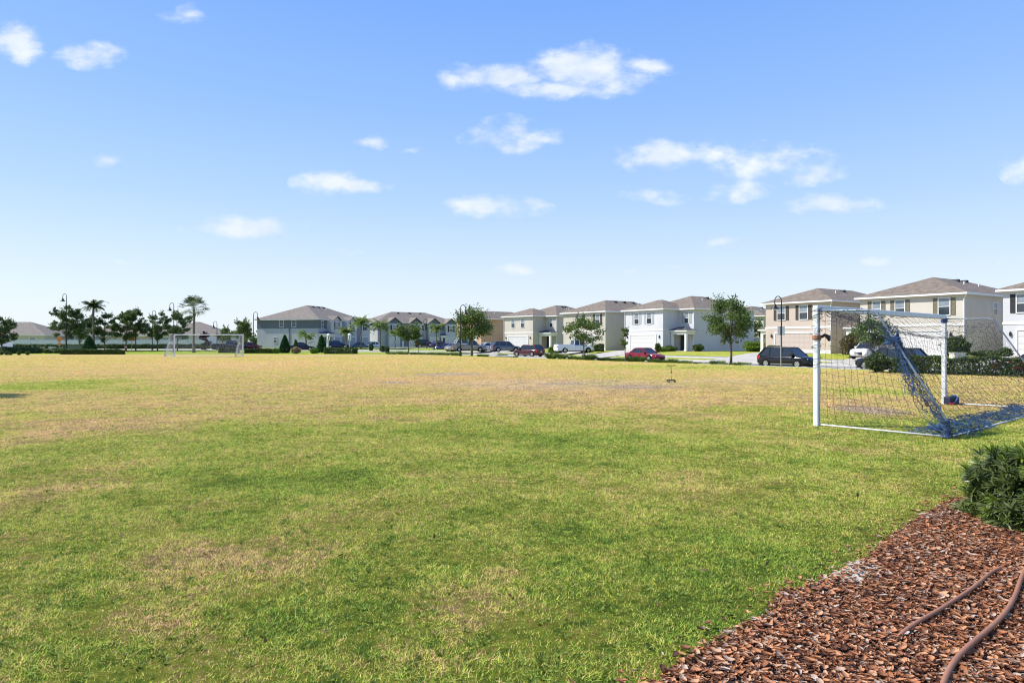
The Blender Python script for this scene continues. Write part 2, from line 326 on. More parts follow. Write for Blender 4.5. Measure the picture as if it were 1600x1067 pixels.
def grassmat(name, blade):
    M = bpy.data.materials.new(name); M.use_nodes = True; t = M.node_tree; t.nodes.clear(); n = t.nodes.new; lk = t.links.new
    out = n('ShaderNodeOutputMaterial'); b = n('ShaderNodeBsdfPrincipled'); b.inputs['Roughness'].default_value = .75 if blade else 1; b.inputs['Specular IOR Level'].default_value = .25 if blade else .05
    g = n('ShaderNodeGroup'); g.node_tree = GG; ge = n('ShaderNodeNewGeometry')
    if blade:
        lk(ge.outputs['Random Per Island'], g.inputs[0])
        hv = n('ShaderNodeHueSaturation'); hv.inputs['Value'].default_value = 1.95; hv.inputs['Saturation'].default_value = .98; lk(g.outputs[0], hv.inputs['Color']); lk(hv.outputs[0], b.inputs['Base Color'])
        tr = n('ShaderNodeBsdfTranslucent'); lk(hv.outputs[0], tr.inputs[0]); ms = n('ShaderNodeMixShader'); ms.inputs[0].default_value = .35
        lk(b.outputs[0], ms.inputs[1]); lk(tr.outputs[0], ms.inputs[2]); lk(ms.outputs[0], out.inputs[0])
    else:
        no = n('ShaderNodeTexNoise'); no.inputs['Scale'].default_value = 5; no.inputs['Detail'].default_value = 8; no.inputs['Roughness'].default_value = .75; lk(ge.outputs['Position'], no.inputs['Vector'])
        mr_ = n('ShaderNodeMapRange'); mr_.inputs[1].default_value = .2; mr_.inputs[2].default_value = .8; lk(no.outputs['Fac'], mr_.inputs[0]); lk(mr_.outputs[0], g.inputs[0])
        # dark thatch and shade in gaps between blades, put into near ground colour
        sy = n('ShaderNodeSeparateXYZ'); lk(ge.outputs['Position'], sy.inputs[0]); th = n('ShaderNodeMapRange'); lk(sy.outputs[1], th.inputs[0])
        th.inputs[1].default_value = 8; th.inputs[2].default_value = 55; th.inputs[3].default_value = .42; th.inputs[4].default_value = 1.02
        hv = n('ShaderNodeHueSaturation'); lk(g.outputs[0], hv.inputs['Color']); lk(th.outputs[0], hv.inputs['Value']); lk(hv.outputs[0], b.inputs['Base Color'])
        bp = n('ShaderNodeBump'); bp.inputs['Strength'].default_value = .9; bp.inputs['Distance'].default_value = .06; lk(no.outputs['Fac'], bp.inputs['Height']); lk(bp.outputs[0], b.inputs['Normal'])
        lk(b.outputs[0], out.inputs[0])
    return M
m_ground = grassmat('lawn_ground', False); m_blade = grassmat('grass_blades', True)
gr = link('ground', mesh_np('ground', np.stack([GX, GY, GZ], -1), fc, m_ground, True)); tag(gr, kind='structure')
# --- ribbons along the street
def arc(off, a=0, b=None, step=1.5):
    P = CLP; seg = np.hypot(*(P[1:]-P[:-1]).T); s = np.concatenate([[0], np.cumsum(seg)])
    ts = np.arange(0, s[-1], step); x = np.interp(ts, s, P[:, 0]); y = np.interp(ts, s, P[:, 1])
    k = np.ones(9)/9; xp = np.pad(x, 4, 'edge'); yp = np.pad(y, 4, 'edge')
    x = np.convolve(xp, k, 'valid')[4:-4]; y = np.convolve(yp, k, 'valid')[4:-4]
    dx = np.gradient(x); dy = np.gradient(y); l = np.hypot(dx, dy)
    return x+off*dy/l, y-off*dx/l
def ribbon(name, offs, zf, m, label_kind='structure'):
    rows = []
    for o, dz in offs:
        x, y = arc(o); z = zf(x, y)+dz; rows.append(np.stack([x, y, z], -1))
    v = np.stack(rows, 1); n, k = v.shape[:2]; i = np.arange(n*k).reshape(n, k)
    f = np.stack([i[:-1, :-1], i[:-1, 1:], i[1:, 1:], i[1:, :-1]], -1).reshape(-1, 4)
    o = link(name, mesh_np(name, v.reshape(-1, 3), f, m)); tag(o, kind=label_kind); return o
zs_ = lambda x, y: zstreet(x)
ribbon('road', [(-3.95, 0), (-1.5, .03), (0, .05), (1.5, .03), (3.95, 0)], zs_, m_road)
ribbon('kerb', [(-4.62, -.2), (-4.6, .150), (-4.02, .15), (-3.93, -.03)], zs_, m_conc)
ribbon('kerb', [(3.93, -.03), (4.02, .15), (4.6, .150), (4.62, -.2)], zs_, m_conc)
ribbon('pavement', [(7.0, -.05), (7.0, .03), (8.5, .03), (8.5, -.05)], terrain, m_conc)
def sheet(name, x0, y0, dx, dy, length, w0, w1, m, dz=.05, steps=10):
    """a slab laid along (dx,dy) following the ground"""
    v = []; f = []; lx, ly = -dy, dx
    for i in range(steps+1):
        t = i/steps; w = w0+(w1-w0)*t
        for s in np.linspace(-1, 1, 5):
            x = x0+dx*length*t+lx*w*s/2; y = y0+dy*length*t+ly*w*s/2; v.append((x, y, tz(x, y)+dz))
    for i in range(steps):
        for j in range(4): a = i*5+j; f.append((a, a+1, a+6, a+5))
    o = link(name, mesh_np(name, v, f, m)); tag(o, kind='structure'); return o
# ------------------------------------------------------------------ planting bed with bark mulch
BED = [(-.35, 2.3), (.2, 2.85), (.80, 3.36), (1.24, 3.82), (1.58, 4.08), (1.80, 4.42), (2.12, 4.62), (2.66, 5.02), (3.40, 5.85), (3.98, 6.40), (4.70, 7.08), (5.9, 7.9), (7.2, 8.9), (9.5, 9.6), (9.5, 1.2), (-1.5, 1.2)]
BEDA = np.array(BED)
def in_bed(x, y, grow=0):
    c = np.zeros(x.shape, bool); n = len(BEDA)
    for i in range(n):
        x0, y0 = BEDA[i]; x1, y1 = BEDA[(i+1) % n]
        k = ((y0 > y) != (y1 > y)) & (x < (x1-x0)*(y-y0)/(y1-y0+1e-12)+x0); c ^= k
    return c
def bed_edge_dist(x, y):
    best = np.full(x.shape, 1e9)
    for i in range(12):
        a = BEDA[i]; b = BEDA[i+1]; d = b-a; t = np.clip(((x-a[0])*d[0]+(y-a[1])*d[1])/(d@d), 0, 1)
        best = np.minimum(best, np.hypot(x-a[0]-t*d[0], y-a[1]-t*d[1]))
    return best
m_soil = mat('bed_soil', (.10, .05, .032), 1, col2=(.20, .10, .065), scale=14, bump=.8, bscale=40)
mb = MB(); mb.poly([(x, y, .006) for x, y in BED]); so = mb.build('bed_soil', m_soil); tag(so, kind='structure')
# pale sand showing at the edge
m_sand = mat('pale_sand', (.36, .29, .22), 1, col2=(.60, .52, .43), scale=25, bump=.8, bscale=60)
mb = MB(); zz_ = .012
for (cx, cy, rx, ry) in ((2.45, 4.86, .30, .10), (2.78, 5.12, .22, .09), (3.5, 5.85, .3, .10), (4.15, 6.5, .28, .1)):
    pts = []
    for i in range(22):
        t = i/22*2*math.pi; r = 1+.25*math.sin(3*t+cx*5)+.15*math.sin(7*t+cy*3)
        a = rx*math.cos(t)*r; b = ry*math.sin(t)*r; pts.append((cx+a*.77-b*.64, cy+a*.64+b*.77, zz_))
    mb.poly(pts); zz_ += .004
tag(mb.build('sand', m_sand), kind='structure')
nchip = 118000
x = rng.uniform(-.5, 8.2, nchip*2); y = rng.uniform(2.3, 8.6, nchip*2)
ed = bed_edge_dist(x, y); ins = in_bed(x, y)
keep = (ins | ((ed < .30) & (rng.random(len(x)) < .13*np.exp(-ed/.10))) | ((ed < .03))) & (x < .80*y+1.0)
sandy = np.exp(-(((x-2.5)*.77+(y-4.82)*.64)/.42)**2-(((x-2.5)*-.64+(y-4.82)*.77)/.11)**2)
keep &= rng.random(len(x)) > np.clip(sandy*1.0, 0, .80)
x = x[keep]; y = y[keep]; n = len(x)
ln = rng.gamma(3.2, .0056, n)+.006; ln = np.minimum(ln*.88, .031); sh = rng.random(n) < .42; ln[sh] *= rng.uniform(.3, .9, sh.sum()); wd = ln*rng.uniform(.22, .6, n); wd[sh] = ln[sh]*rng.uniform(.10, .28, sh.sum()); th = rng.uniform(.003, .009, n)
base = np.array([(-1, 0), (-.75, .8), (-.1, 1), (.7, .75), (1, .1), (.8, -.7), (.1, -1), (-.7, -.85)])
bx = base[None, :, 0]*ln[:, None]*(1+rng.uniform(-.28, .28, (n, 8))); by = base[None, :, 1]*wd[:, None]*(1+rng.uniform(-.4, .4, (n, 8)))
cur = rng.uniform(-6, 6, n)
bz = cur[:, None]*bx**2*.6
top = np.stack([bx, by, bz+th[:, None]], -1); bot = np.stack([bx*.93, by*.93, bz], -1)
V = np.concatenate([top, bot], 1)
al = rng.uniform(0, 2*math.pi, n); tl = rng.normal(0, .24, n); ta = rng.uniform(0, math.pi, n)
def rodr(V, ax, ang):
    c = np.cos(ang)[:, None, None]; s = np.sin(ang)[:, None, None]; a = ax[:, None, :]
    return V*c+np.cross(np.broadcast_to(a, V.shape), V)*s+a*np.sum(V*a, -1, keepdims=True)*(1-c)
V = rodr(V, np.stack([np.zeros(n), np.zeros(n), np.ones(n)], -1), al)
V = rodr(V, np.stack([np.cos(ta), np.sin(ta), np.zeros(n)], -1), tl)
V[:, :, 0] += x[:, None]; V[:, :, 1] += y[:, None]; V[:, :, 2] += (rng.uniform(.008, .045, n))[:, None]
off = (np.arange(n)*16)[:, None]
sides = np.array([[i, (i+1) % 8, 8+(i+1) % 8, 8+i] for i in range(8)])
q = np.array([[0, 1, 2, 3], [0, 3, 4, 7], [7, 4, 5, 6]])
allq = np.concatenate([sides, q]); f = (off[:, :, None]+allq[None]).reshape(-1, 4)
def chipmat():
    M = bpy.data.materials.new('bark_chips'); M.use_nodes = True; t = M.node_tree; nn = t.nodes.new; lk = t.links.new
    b = t.nodes['Principled BSDF']; b.inputs['Roughness'].default_value = .85; b.inputs['Specular IOR Level'].default_value = .25
    g = nn('ShaderNodeNewGeometry'); cr = nn('ShaderNodeValToRGB'); e = cr.color_ramp.elements
    e[0].position = 0; e[0].color = (.06, .024, .013, 1); e[1].position = 1; e[1].color = (.54, .40, .30, 1)
    for p_, c_ in ((.2, (.20, .080, .038, 1)), (.45, (.38, .150, .064, 1)), (.7, (.50, .225, .105, 1)), (.88, (.55, .33, .195, 1)), (.95, (.33, .27, .23, 1))):
        q_ = e.new(p_); q_.color = c_
    no = nn('ShaderNodeTexNoise'); no.inputs['Scale'].default_value = 90; no.inputs['Detail'].default_value = 4; lk(g.outputs['Position'], no.inputs['Vector'])
    a = nn('ShaderNodeMath'); a.operation = 'MULTIPLY_ADD'; lk(no.outputs['Fac'], a.inputs[0]); a.inputs[1].default_value = .4; a.inputs[2].default_value = -.2
    a2 = nn('ShaderNodeMath'); a2.operation = 'ADD'; lk(g.outputs['Random Per Island'], a2.inputs[0]); lk(a.outputs[0], a2.inputs[1]); lk(a2.outputs[0], cr.inputs[0]); lk(cr.outputs[0], b.inputs['Base Color'])
    bp = nn('ShaderNodeBump'); bp.inputs['Strength'].default_value = .4; bp.inputs['Distance'].default_value = .004; lk(no.outputs['Fac'], bp.inputs['Height']); lk(bp.outputs[0], b.inputs['Normal'])
    return M
mo = link('bark_mulch', mesh_np('bark_mulch', V.reshape(-1, 3), f, chipmat()))
tag(mo, 'reddish brown bark mulch covering the planting bed at the lower right', 'mulch', kind='stuff')
# ------------------------------------------------------------------ grass blades
def blades(n_target, y0, y1):
    # density falls with the square of distance, blades grow wider with it
    def dens(Y): s = np.maximum(1, Y/6.5); return 1/s**2
    ys = np.linspace(y0, y1, 4000); wts = (1.62*ys+4.5)*dens(ys); cdf = np.cumsum(wts); cdf /= cdf[-1]
    Y = np.interp(rng.random(n_target), cdf, ys); half = (1.62*Y+4.5)/2; X = rng.uniform(-1, 1, n_target)*half
    return X, Y
NB = 1750000
X, Y = blades(NB, 2.3, 75)
ins = in_bed(X, Y); ed = bed_edge_dist(X, Y)
k = ~ins | ((ed < .25) & (rng.random(NB) < .5*np.exp(-ed/.08)))
k &= ~((~ins) & (ed < .07) & (rng.random(NB) < .45))
d = sdist(X, Y); k &= (d < -4.8)
for (a, b, c, e_) in [q for q in BARE if len(q) == 4]:
    ex, ey, rx, ry = ell(a, b, c, e_); q_ = np.hypot((X-ex)/rx, (Y-ey)/ry); k &= (q_ > 1) | (rng.random(NB) < .3)
# clumping from a cheap lattice noise
def vnoise(x, y, s, seed):
    r = np.random.default_rng(seed).random((256, 256)); x = x*s; y = y*s; xi = np.floor(x).astype(int); yi = np.floor(y).astype(int); fx = x-xi; fy = y-yi
    fx = fx*fx*(3-2*fx); fy = fy*fy*(3-2*fy); g = lambda i, j: r[i % 256, j % 256]
    return (g(xi, yi)*(1-fx)+g(xi+1, yi)*fx)*(1-fy)+(g(xi, yi+1)*(1-fx)+g(xi+1, yi+1)*fx)*fy
cl = .5*vnoise(X, Y, 2.3, 1)+.3*vnoise(X, Y, 7, 2)+.2*vnoise(X, Y, 19, 3)
k &= rng.random(NB) < np.clip(.10+1.7*cl, 0, 1)
X = X[k]; Y = Y[k]; cl = cl[k]; n = len(X); Z = terrain(X, Y)
s = np.maximum(1, Y/6.5)
h = (.008+.028*cl**1.6)*rng.uniform(.6, 1.45, n)*s**.42; wdt = rng.uniform(.0020, .0042, n)*s**1.06
a = rng.uniform(0, 2*math.pi, n); lean = rng.gamma(2.4, .55, n); la = a+rng.normal(math.pi/2, .7, n)
tall = rng.random(n) < .012; h[tall] *= 1.7
lx = np.cos(la)*lean*h; ly = np.sin(la)*lean*h
V = np.zeros((n, 3, 3), np.float32)
V[:, 0] = np.stack([X-np.cos(a)*wdt, Y-np.sin(a)*wdt, Z-.004], -1)
V[:, 1] = np.stack([X+np.cos(a)*wdt, Y+np.sin(a)*wdt, Z-.004], -1)
hz_ = h/np.sqrt(1+lean**2*.5); V[:, 2] = np.stack([X+lx, Y+ly, Z+hz_], -1)
f = np.arange(n*3).reshape(-1, 3)
go_ = link('grass', mesh_np('grass', V.reshape(-1, 3), f, m_blade)); tag(go_, 'patchy green and straw coloured grass covering the playing field', 'grass', kind='stuff')
# coarse weed tufts standing out of the turf
nc = 2200; Yw = 3.2+rng.random(nc)**1.6*34; Xw = rng.uniform(-.84, .84, nc)*Yw; kk_ = ~in_bed(Xw, Yw); Xw = Xw[kk_]; Yw = Yw[kk_]; nb_ = 20
ci = np.repeat(np.arange(len(Xw)), nb_); n_w = len(ci); sc_ = np.repeat(rng.uniform(.5, 1.25, len(Xw)), nb_); aw = rng.uniform(0, 2*math.pi, n_w); rw = rng.random(n_w)**.6*.022*sc_
bxw = Xw[ci]+np.cos(aw)*rw; byw = Yw[ci]+np.sin(aw)*rw; hw_ = rng.uniform(.010, .026, n_w)*sc_; ww = .0026*np.maximum(1, Yw[ci]/8); od = rng.uniform(.5, 1.5, n_w)*hw_
zw = terrain(bxw, byw); V = np.zeros((n_w, 4, 3), np.float32); sx_, sy_ = -np.sin(aw)*ww, np.cos(aw)*ww
V[:, 0] = np.stack([bxw-sx_, byw-sy_, zw], -1); V[:, 1] = np.stack([bxw+sx_, byw+sy_, zw], -1)
V[:, 2] = np.stack([bxw+np.cos(aw)*od*.6+sx_*.8, byw+np.sin(aw)*od*.6+sy_*.8, zw+hw_*.9], -1); V[:, 3] = np.stack([bxw+np.cos(aw)*od, byw+np.sin(aw)*od, zw+hw_*.8], -1)
wo_ = link('weeds', mesh_np('weeds', V.reshape(-1, 3), np.arange(n_w*4).reshape(-1, 4), leafmat('weed_leaves', (.10, .17, .022), (.28, .36, .06), .35))); tag(wo_, 'small dark green weed tufts dotted through the turf', 'weeds', kind='stuff')
# ------------------------------------------------------------------ foliage builders
def leaves(P, size, up=.25, aspect=.5, r=rng):
    n = len(P); a = r.normal(size=(n, 3)); a /= np.linalg.norm(a, axis=1)[:, None]
    nrm = r.normal(size=(n, 3)); nrm[:, 2] += up*2; b = np.cross(nrm, a); b /= np.linalg.norm(b, axis=1)[:, None]+1e-9
    sz = size*r.uniform(.6, 1.4, n); A = a*sz[:, None]; B = b*sz[:, None]*aspect
    V = np.stack([P-A, P+B*.9-A*.1, P+A, P-B*.9-A*.1], 1); return V.reshape(-1, 3), np.arange(n*4).reshape(-1, 4)
def blob_points(cs, rs, n, r=rng, shell=.55):
    cs = np.asarray(cs, float); rs = np.asarray(rs, float); w = (rs.prod(1) if rs.ndim > 1 else rs**3)**(.75); w = w/w.sum()
    i = r.choice(len(cs), n, p=w); d = r.normal(size=(n, 3)); d /= np.linalg.norm(d, axis=1)[:, None]
    rad = r.random(n)**shell*(1+.12*r.normal(size=n)); R = rs[i] if rs.ndim > 1 else rs[i][:, None]
    return cs[i]+d*rad[:, None]*R
TREES = 0
def tree(name, label, px, Y, H, R, base, kind='oak', group='street trees round the field', n=5200, trunk_r=.11, seed=0, blobs=26, lf=.13, m=None, z=None, lean=0, sq=(1, 1), blob_r=.3, cat='tree', cen=.5):
    r = np.random.default_rng(1000+seed+int(px)); X = gx(px, Y); z = tz(X, Y) if z is None else z
    t = empty(name, (X, Y, z), 0, label, cat, group)
    cz = base+(H-base)*cen; hz = (H-base)/2
    cs = []; rs = []
    for i in range(blobs):
        d = r.normal(size=3); d /= np.linalg.norm(d); k_ = r.uniform(.25, 1)**.5*.80
        p = np.array([d[0]*R*k_*sq[0], d[1]*R*k_*sq[1], cz+d[2]*hz*k_])
        if kind == 'oak' and p[2] > cz: f_ = 1-.28*(p[2]-cz)/hz; p[0] *= f_; p[1] *= f_
        if kind == 'oak' and p[2] < cz: f_ = 1-.30*((cz-p[2])/hz)**2; p[0] *= f_; p[1] *= f_
        cs.append(p); rs.append(R*blob_r*r.uniform(.6, 1.3))
    cs = np.array(cs); rs = np.array(rs); rs3 = np.stack([rs*1.15, rs*1.15, rs*.72], -1)
    mb = MB(); tb = base+(H-base)*.35
    pts = [(0, 0, -.1), (.03, .01, base*.5), (lean*.5, 0, base), (lean, .02, tb), (lean*1.1, 0, base+(H-base)*.8)]
    mb.tube(pts, [trunk_r*1.35, trunk_r, trunk_r*.85, trunk_r*.5, trunk_r*.15], 8)
    for c in cs[np.argsort(r.random(len(cs)))[:min(len(cs), 16)]]:
        zz = base*.92+(max(c[2], base+.2)-base)*r.uniform(.1, .5); st = Vector((lean*.6, 0, zz)); e = Vector(c); md = st.lerp(e, .5)+Vector((0, 0, -.12*R*r.random()))
        mb.tube([st, md, e], [trunk_r*.38, trunk_r*.22, trunk_r*.07], 5)
    mb.build('trunk', m_bark, t, smooth='all')
    P = blob_points(cs, rs3, n, r); tw = 0
    # loose sprays sticking out of the outline
    ns = n//9; i = r.choice(len(cs), ns//6+1); out = []
    for j in i:
        c = cs[j]; d = c-np.array([0, 0, cz-.2*hz]); d = d/(np.linalg.norm(d)+1e-6)+r.normal(size=3)*.35; d[2] += .15; d /= np.linalg.norm(d)
        l = rs[j]*r.uniform(1.0, 1.75)
        for q in np.linspace(.5, 1, 6): out.append(c+d*l*q+r.normal(size=3)*.05)
    P = np.concatenate([P, np.array(out)])
    v, f = leaves(P, lf, .3, .55, r)
    link('crown', mesh_np('crown', v, f, m or (m_oak if kind == 'oak' else m_pine)), t)
    return t
def frond(r, L_, az, el, droop, leaf, n=16, w=.035):
    """one pinnate palm frond as arrays of quads"""
    V = []; d = np.array([math.cos(az), math.sin(az), 0]); p = np.zeros(3); pts = [p.copy()]; e = el
    for i in range(n):
        e -= droop/n*(1.3 if i > n*.4 else .7); p = p+(d*math.cos(e)+np.array([0, 0, math.sin(e)]))*L_/n; pts.append(p.copy())
    side = np.array([-d[1], d[0], 0])
    for i in range(1, n+1):
        a, b = pts[i-1], pts[i]; t = i/n; ll = leaf*math.sin(min(1, .25+t*.95)*math.pi)**.6 if t < 1 else leaf*.3
        V.append([a-side*w*.4*(1-t), a+side*w*.4*(1-t), b+side*w*.4*(1-t), b-side*w*.4*(1-t)])
        for s_ in (-1, 1):
            for q in (0, .5):
                o = a+(b-a)*q; tip = o+side*s_*ll*r.uniform(.8, 1.1)+(b-a)/np.linalg.norm(b-a)*ll*.45+np.array([0, 0, -ll*r.uniform(.25, .6)])
                wv = (b-a)/np.linalg.norm(b-a)*w*1.3; V.append([o-wv, o+wv, tip+wv*.2, tip-wv*.2])
    return V
def palm(label, px, Y, H, Lf, nf=22, fan=False, m=None, seed=0, r0=.12, group=None, z=None, leaf=.38):
    r = np.random.default_rng(500+seed); X = gx(px, Y); z = tz(X, Y) if z is None else z
    t = empty('palm_tree', (X, Y, z), 0, label, 'palm tree', group)
    mb = MB(); pts = [(r.normal()*.04, r.normal()*.03, H*q) for q in np.linspace(-.02, 1, 9)]
    mb.tube(pts, [r0*1.6, r0*1.2, r0*1.1, r0, r0, r0, r0, r0*1.1, r0*.8], 9); mb.build('trunk', m_palmtrunk, t, smooth='all')
    V = []
    for i in range(nf):
        az = i*2.399+r.normal()*.1; el = math.radians(r.uniform(-25, 75) if fan else r.uniform(0, 72))
        if not fan:
            for q in frond(r, Lf*r.uniform(.85, 1.1), az, el, r.uniform(1.3, 2.0), leaf): V.append(np.array(q)+[0, 0, H])
        else:
            d = np.array([math.cos(az)*math.cos(el), math.sin(az)*math.cos(el), math.sin(el)]); side = np.cross(d, [0, 0, 1]); side /= np.linalg.norm(side); upv = np.cross(side, d)
            c = d*Lf*.55+np.array([0, 0, H]); V.append(np.array([[0, 0, H]-side*.03, [0, 0, H]+side*.03, c+side*.02, c-side*.02]))
            for a in np.linspace(-1.35, 1.35, 13):
                q = d*math.cos(a)+side*math.sin(a); ll = Lf*.55*r.uniform(.8, 1.1)*(1-.12*abs(a)); mid = c+q*ll*.6; tip = c+q*ll+np.array([0, 0, -ll*.25])
                sp_ = np.cross(q, upv)*.055; V.append(np.array([c, mid+sp_, tip, mid-sp_]))
    V = np.array(V).reshape(-1, 3); link('crown', mesh_np('crown', V, np.arange(len(V)).reshape(-1, 4), m or m_palm), t)
    return t
def shrub(name, label, X, Y, shape, size, n, lf, m, cat='shrub', group=None, z=None, rz=0, stem=True, aspect=.5):
    """shape: ball / cone / box ; size = (rx, ry, h)"""
    r = np.random.default_rng(int(abs(X*37+Y*91))); z = tz(X, Y) if z is None else z
    t = empty(name, (X, Y, z), rz, label, cat, group); rx, ry, h = size
    n = int(n*1.9); lf *= 1.12
    if shape == 'ball':
        d = r.normal(size=(n, 3)); d /= np.linalg.norm(d, axis=1)[:, None]; k_ = r.random(n)**.28*(1+.09*np.sin(d[:, 0]*7+X)+.09*np.sin(d[:, 2]*8+Y)+.05*r.normal(size=n))
        P = d*k_[:, None]*np.array([rx, ry, h*.5])+[0, 0, h*.5]; P[:, 2] = np.maximum(P[:, 2], .02)
    elif shape == 'cone':
        q = r.random(n)**.8; a = r.uniform(0, 2*math.pi, n); prof = np.where(q < .22, .74+.26*np.sin(q/.22*math.pi/2), ((1-q)/.78)**.72)*(.90+.1*r.random(n))*(r.random(n)**.16)
        P = np.stack([np.cos(a)*prof*rx, np.sin(a)*prof*ry, q*h], -1)
    else:
        P = r.uniform(-1, 1, (n, 3)); ar_ = np.array([ry*h*1., rx*h*1., rx*ry*1.4]); ax = r.choice(3, n, p=ar_/ar_.sum()); sg = r.choice([-1, 1], n); P[np.arange(n), ax] = sg*r.uniform(.80, 1.03, n)
        P[:, 2] = P[:, 2]*.5+.5; lump = 1+.07*np.sin(P[:, 0]*rx*2.1)+.05*np.sin(P[:, 0]*rx*5.3+1)
        P = P*[rx, ry, h]; P[:, 2] *= lump; P[:, 1] *= lump; P[:, 2] = np.maximum(P[:, 2], .03)
    v, f = leaves(P, lf, .35, aspect, r); link('foliage', mesh_np('foliage', v, f, m), t)
    if stem:
        mb = MB()
        if shape == 'box':
            for i in np.arange(-rx*.9, rx*.91, .5): mb.tube([(i, 0, -.05), (i+.05, 0, h*.4), (i+.15, .1, h*.8)], [.03, .025, .01], 5)
        else:
            for i in range(5): a = i*1.257; mb.tube([(0, 0, -.05), (rx*.25*math.cos(a), ry*.25*math.sin(a), h*.35), (rx*.5*math.cos(a), ry*.5*math.sin(a), h*.65)], [.04, .03, .01], 5)
        mb.build('stem', m_bark, t)
    return t
# ================================================================== buildings
def wallmat(name, c, var=.075): return mat(name, c, .9, var=var, scale=.45, bump=.45, bscale=30)
m_wgray = wallmat('stucco_white_grey', (.56, .56, .58)); m_wtan = wallmat('stucco_tan', (.52, .48, .41)); m_wbeige = wallmat('stucco_beige', (.57, .53, .46))
m_wolive = wallmat('stucco_olive_beige', (.48, .45, .37)); m_wpeach = wallmat('stucco_peach', (.51, .425, .36)); m_worange = wallmat('stucco_orange', (.55, .35, .23))
m_wslate = wallmat('siding_slate', (.125, .145, .165)); m_wlight = wallmat('siding_light_grey', (.40, .42, .45)); m_wpale = wallmat('siding_pale', (.50, .50, .51))
m_garage = mat('garage_door_paint', (.62, .61, .59), .5, var=.03); m_gpeach = mat('garage_door_peach', (.50, .42, .36), .5, var=.03)
m_shut = mat('shutter_brown', (.055, .042, .035), .7); m_shutol = mat('shutter_olive', (.17, .15, .10), .7); m_shutgr = mat('shutter_grey', (.36, .40, .42), .7); m_shutdk = mat('shutter_black', (.02, .022, .026), .7)
m_blind = mat('window_blind', (.22, .26, .30), .25, var=.2, scale=3, spec=.8)
m_dark = mat('dark_door', (.05, .045, .04), .8)  # even dark colour of the front doors
def T_front(x0, y0): return lambda a, o, z: (x0+a, y0-o, z)
def T_right(x0, y0): return lambda a, o, z: (x0+o, y0+a, z)      # a measured along +y
def T_left(x0, y0): return lambda a, o, z: (x0-o, y0+a, z)
def window(par, T, a, z, w, h, shut=None, mull=True, frame=m_trim, fw=.075, blind=True):
    f = MB(); 
    f.box(a-fw, a, -.03, .045, z-fw, z+h+fw, T).box(a+w, a+w+fw, -.03, .045, z-fw, z+h+fw, T).box(a, a+w, -.03, .047, z+h, z+h+fw, T).box(a-.03, a+w+.03, -.03, .075, z-fw, z, T)
    if mull: f.box(a, a+w, 0, .032, z+h*.5-.025, z+h*.5+.025, T)
    W_ = f.build('window', frame, par)
    MB().box(a, a+w, -.02, .006, z, z+(h*.5-.025 if blind and mull else h), T).build('pane', m_glass, W_)
    if blind and mull: MB().box(a, a+w, -.02, .007, z+h*.5+.025, z+h, T).build('pane', m_blind, W_)
    if shut:
        for s in (-1, 1):
            a0 = a-fw-.40 if s < 0 else a+w+fw+.02; m_ = MB()
            m_.box(a0, a0+.06, -.01, .045, z-.05, z+h+.05, T).box(a0+.32, a0+.38, -.01, .045, z-.05, z+h+.05, T)
            for q in (0, .32, .66, .97): m_.box(a0+.06, a0+.32, -.01, .043, z-.05+(h+.04)*q, z+.02+(h+.04)*q, T)
            m_.box(a0+.06, a0+.32, -.01, .028, z-.03, z+h+.03, T); m_.build('shutter', shut, W_)
    return W_
def garage(par, T, a, w, h, m, tm=m_trim):
    f = MB().box(a-.14, a, -.03, .07, .0, h+.14, T).box(a+w, a+w+.14, -.03, .07, 0, h+.14, T).box(a, a+w, -.03, .072, h, h+.14, T); G = f.build('garage_door', tm, par)
    d = MB()
    for i in range(4): d.box(a, a+w, -.02, .012, h*i/4+.012, h*(i+1)/4-.012, T)
    d.box(a, a+w, -.02, -.002, 0, h, T)
    for i in range(4):
        for j in range(8): d.box(a+w*(j+.12)/8, a+w*(j+.88)/8, 0, .022, h*(i+.2)/4, h*(i+.8)/4, T)
    d.build('door_leaf', m, G); return G
def hip(x0, x1, y0, y1, z, pitch, ov, h0=.0):
    x0 -= ov; x1 += ov; y0 -= ov; y1 += ov; w = x1-x0; d = y1-y0; m_ = MB()
    if w < d: r = w/2*pitch; a = ((x0+x1)/2, y0+w/2, z+r); b = ((x0+x1)/2, y1-w/2, z+r)
    else: r = d/2*pitch; a = (x0+d/2, (y0+y1)/2, z+r); b = (x1-d/2, (y0+y1)/2, z+r)
    c = [(x0, y0, z), (x1, y0, z), (x1, y1, z), (x0, y1, z)]
    if w < d: m_.poly([c[0], c[1], a]).poly([c[1], c[2], b, a]).poly([c[2], c[3], b]).poly([c[3], c[0], a, b])
    else: m_.poly([c[0], c[1], b, a]).poly([c[1], c[2], b]).poly([c[2], c[3], a, b]).poly([c[3], c[0], a])
    m_.poly(c[::-1]); return m_, a, b
def gable(x0, x1, y0, y1, z, pitch, ov):
    """ridge runs along y, gable end at y0"""
    x0 -= ov; x1 += ov; xm = (x0+x1)/2; r = (x1-x0)/2*pitch; m_ = MB()
    A = [(x0, y0-ov, z), (x1, y0-ov, z), (xm, y0-ov, z+r)]; B = [(x0, y1, z), (x1, y1, z), (xm, y1, z+r)]
    t = .09; A2 = [(p[0], p[1], p[2]-t) for p in A]; B2 = [(p[0], p[1], p[2]-t) for p in B]
    m_.poly([A[0], A[2], B[2], B[0]]).poly([A[1], B[1], B[2], A[2]]).poly([A2[0], B2[0], B2[2], A2[2]]).poly([A2[1], A2[2], B2[2], B2[1]])
    m_.poly([A[0], A2[0], A2[2], A[2]]).poly([A[2], A2[2], A2[1], A[1]]).poly([A[0], B[0], B2[0], A2[0]]).poly([A[1], A2[1], B2[1], B[1]])
    return m_, xm, r
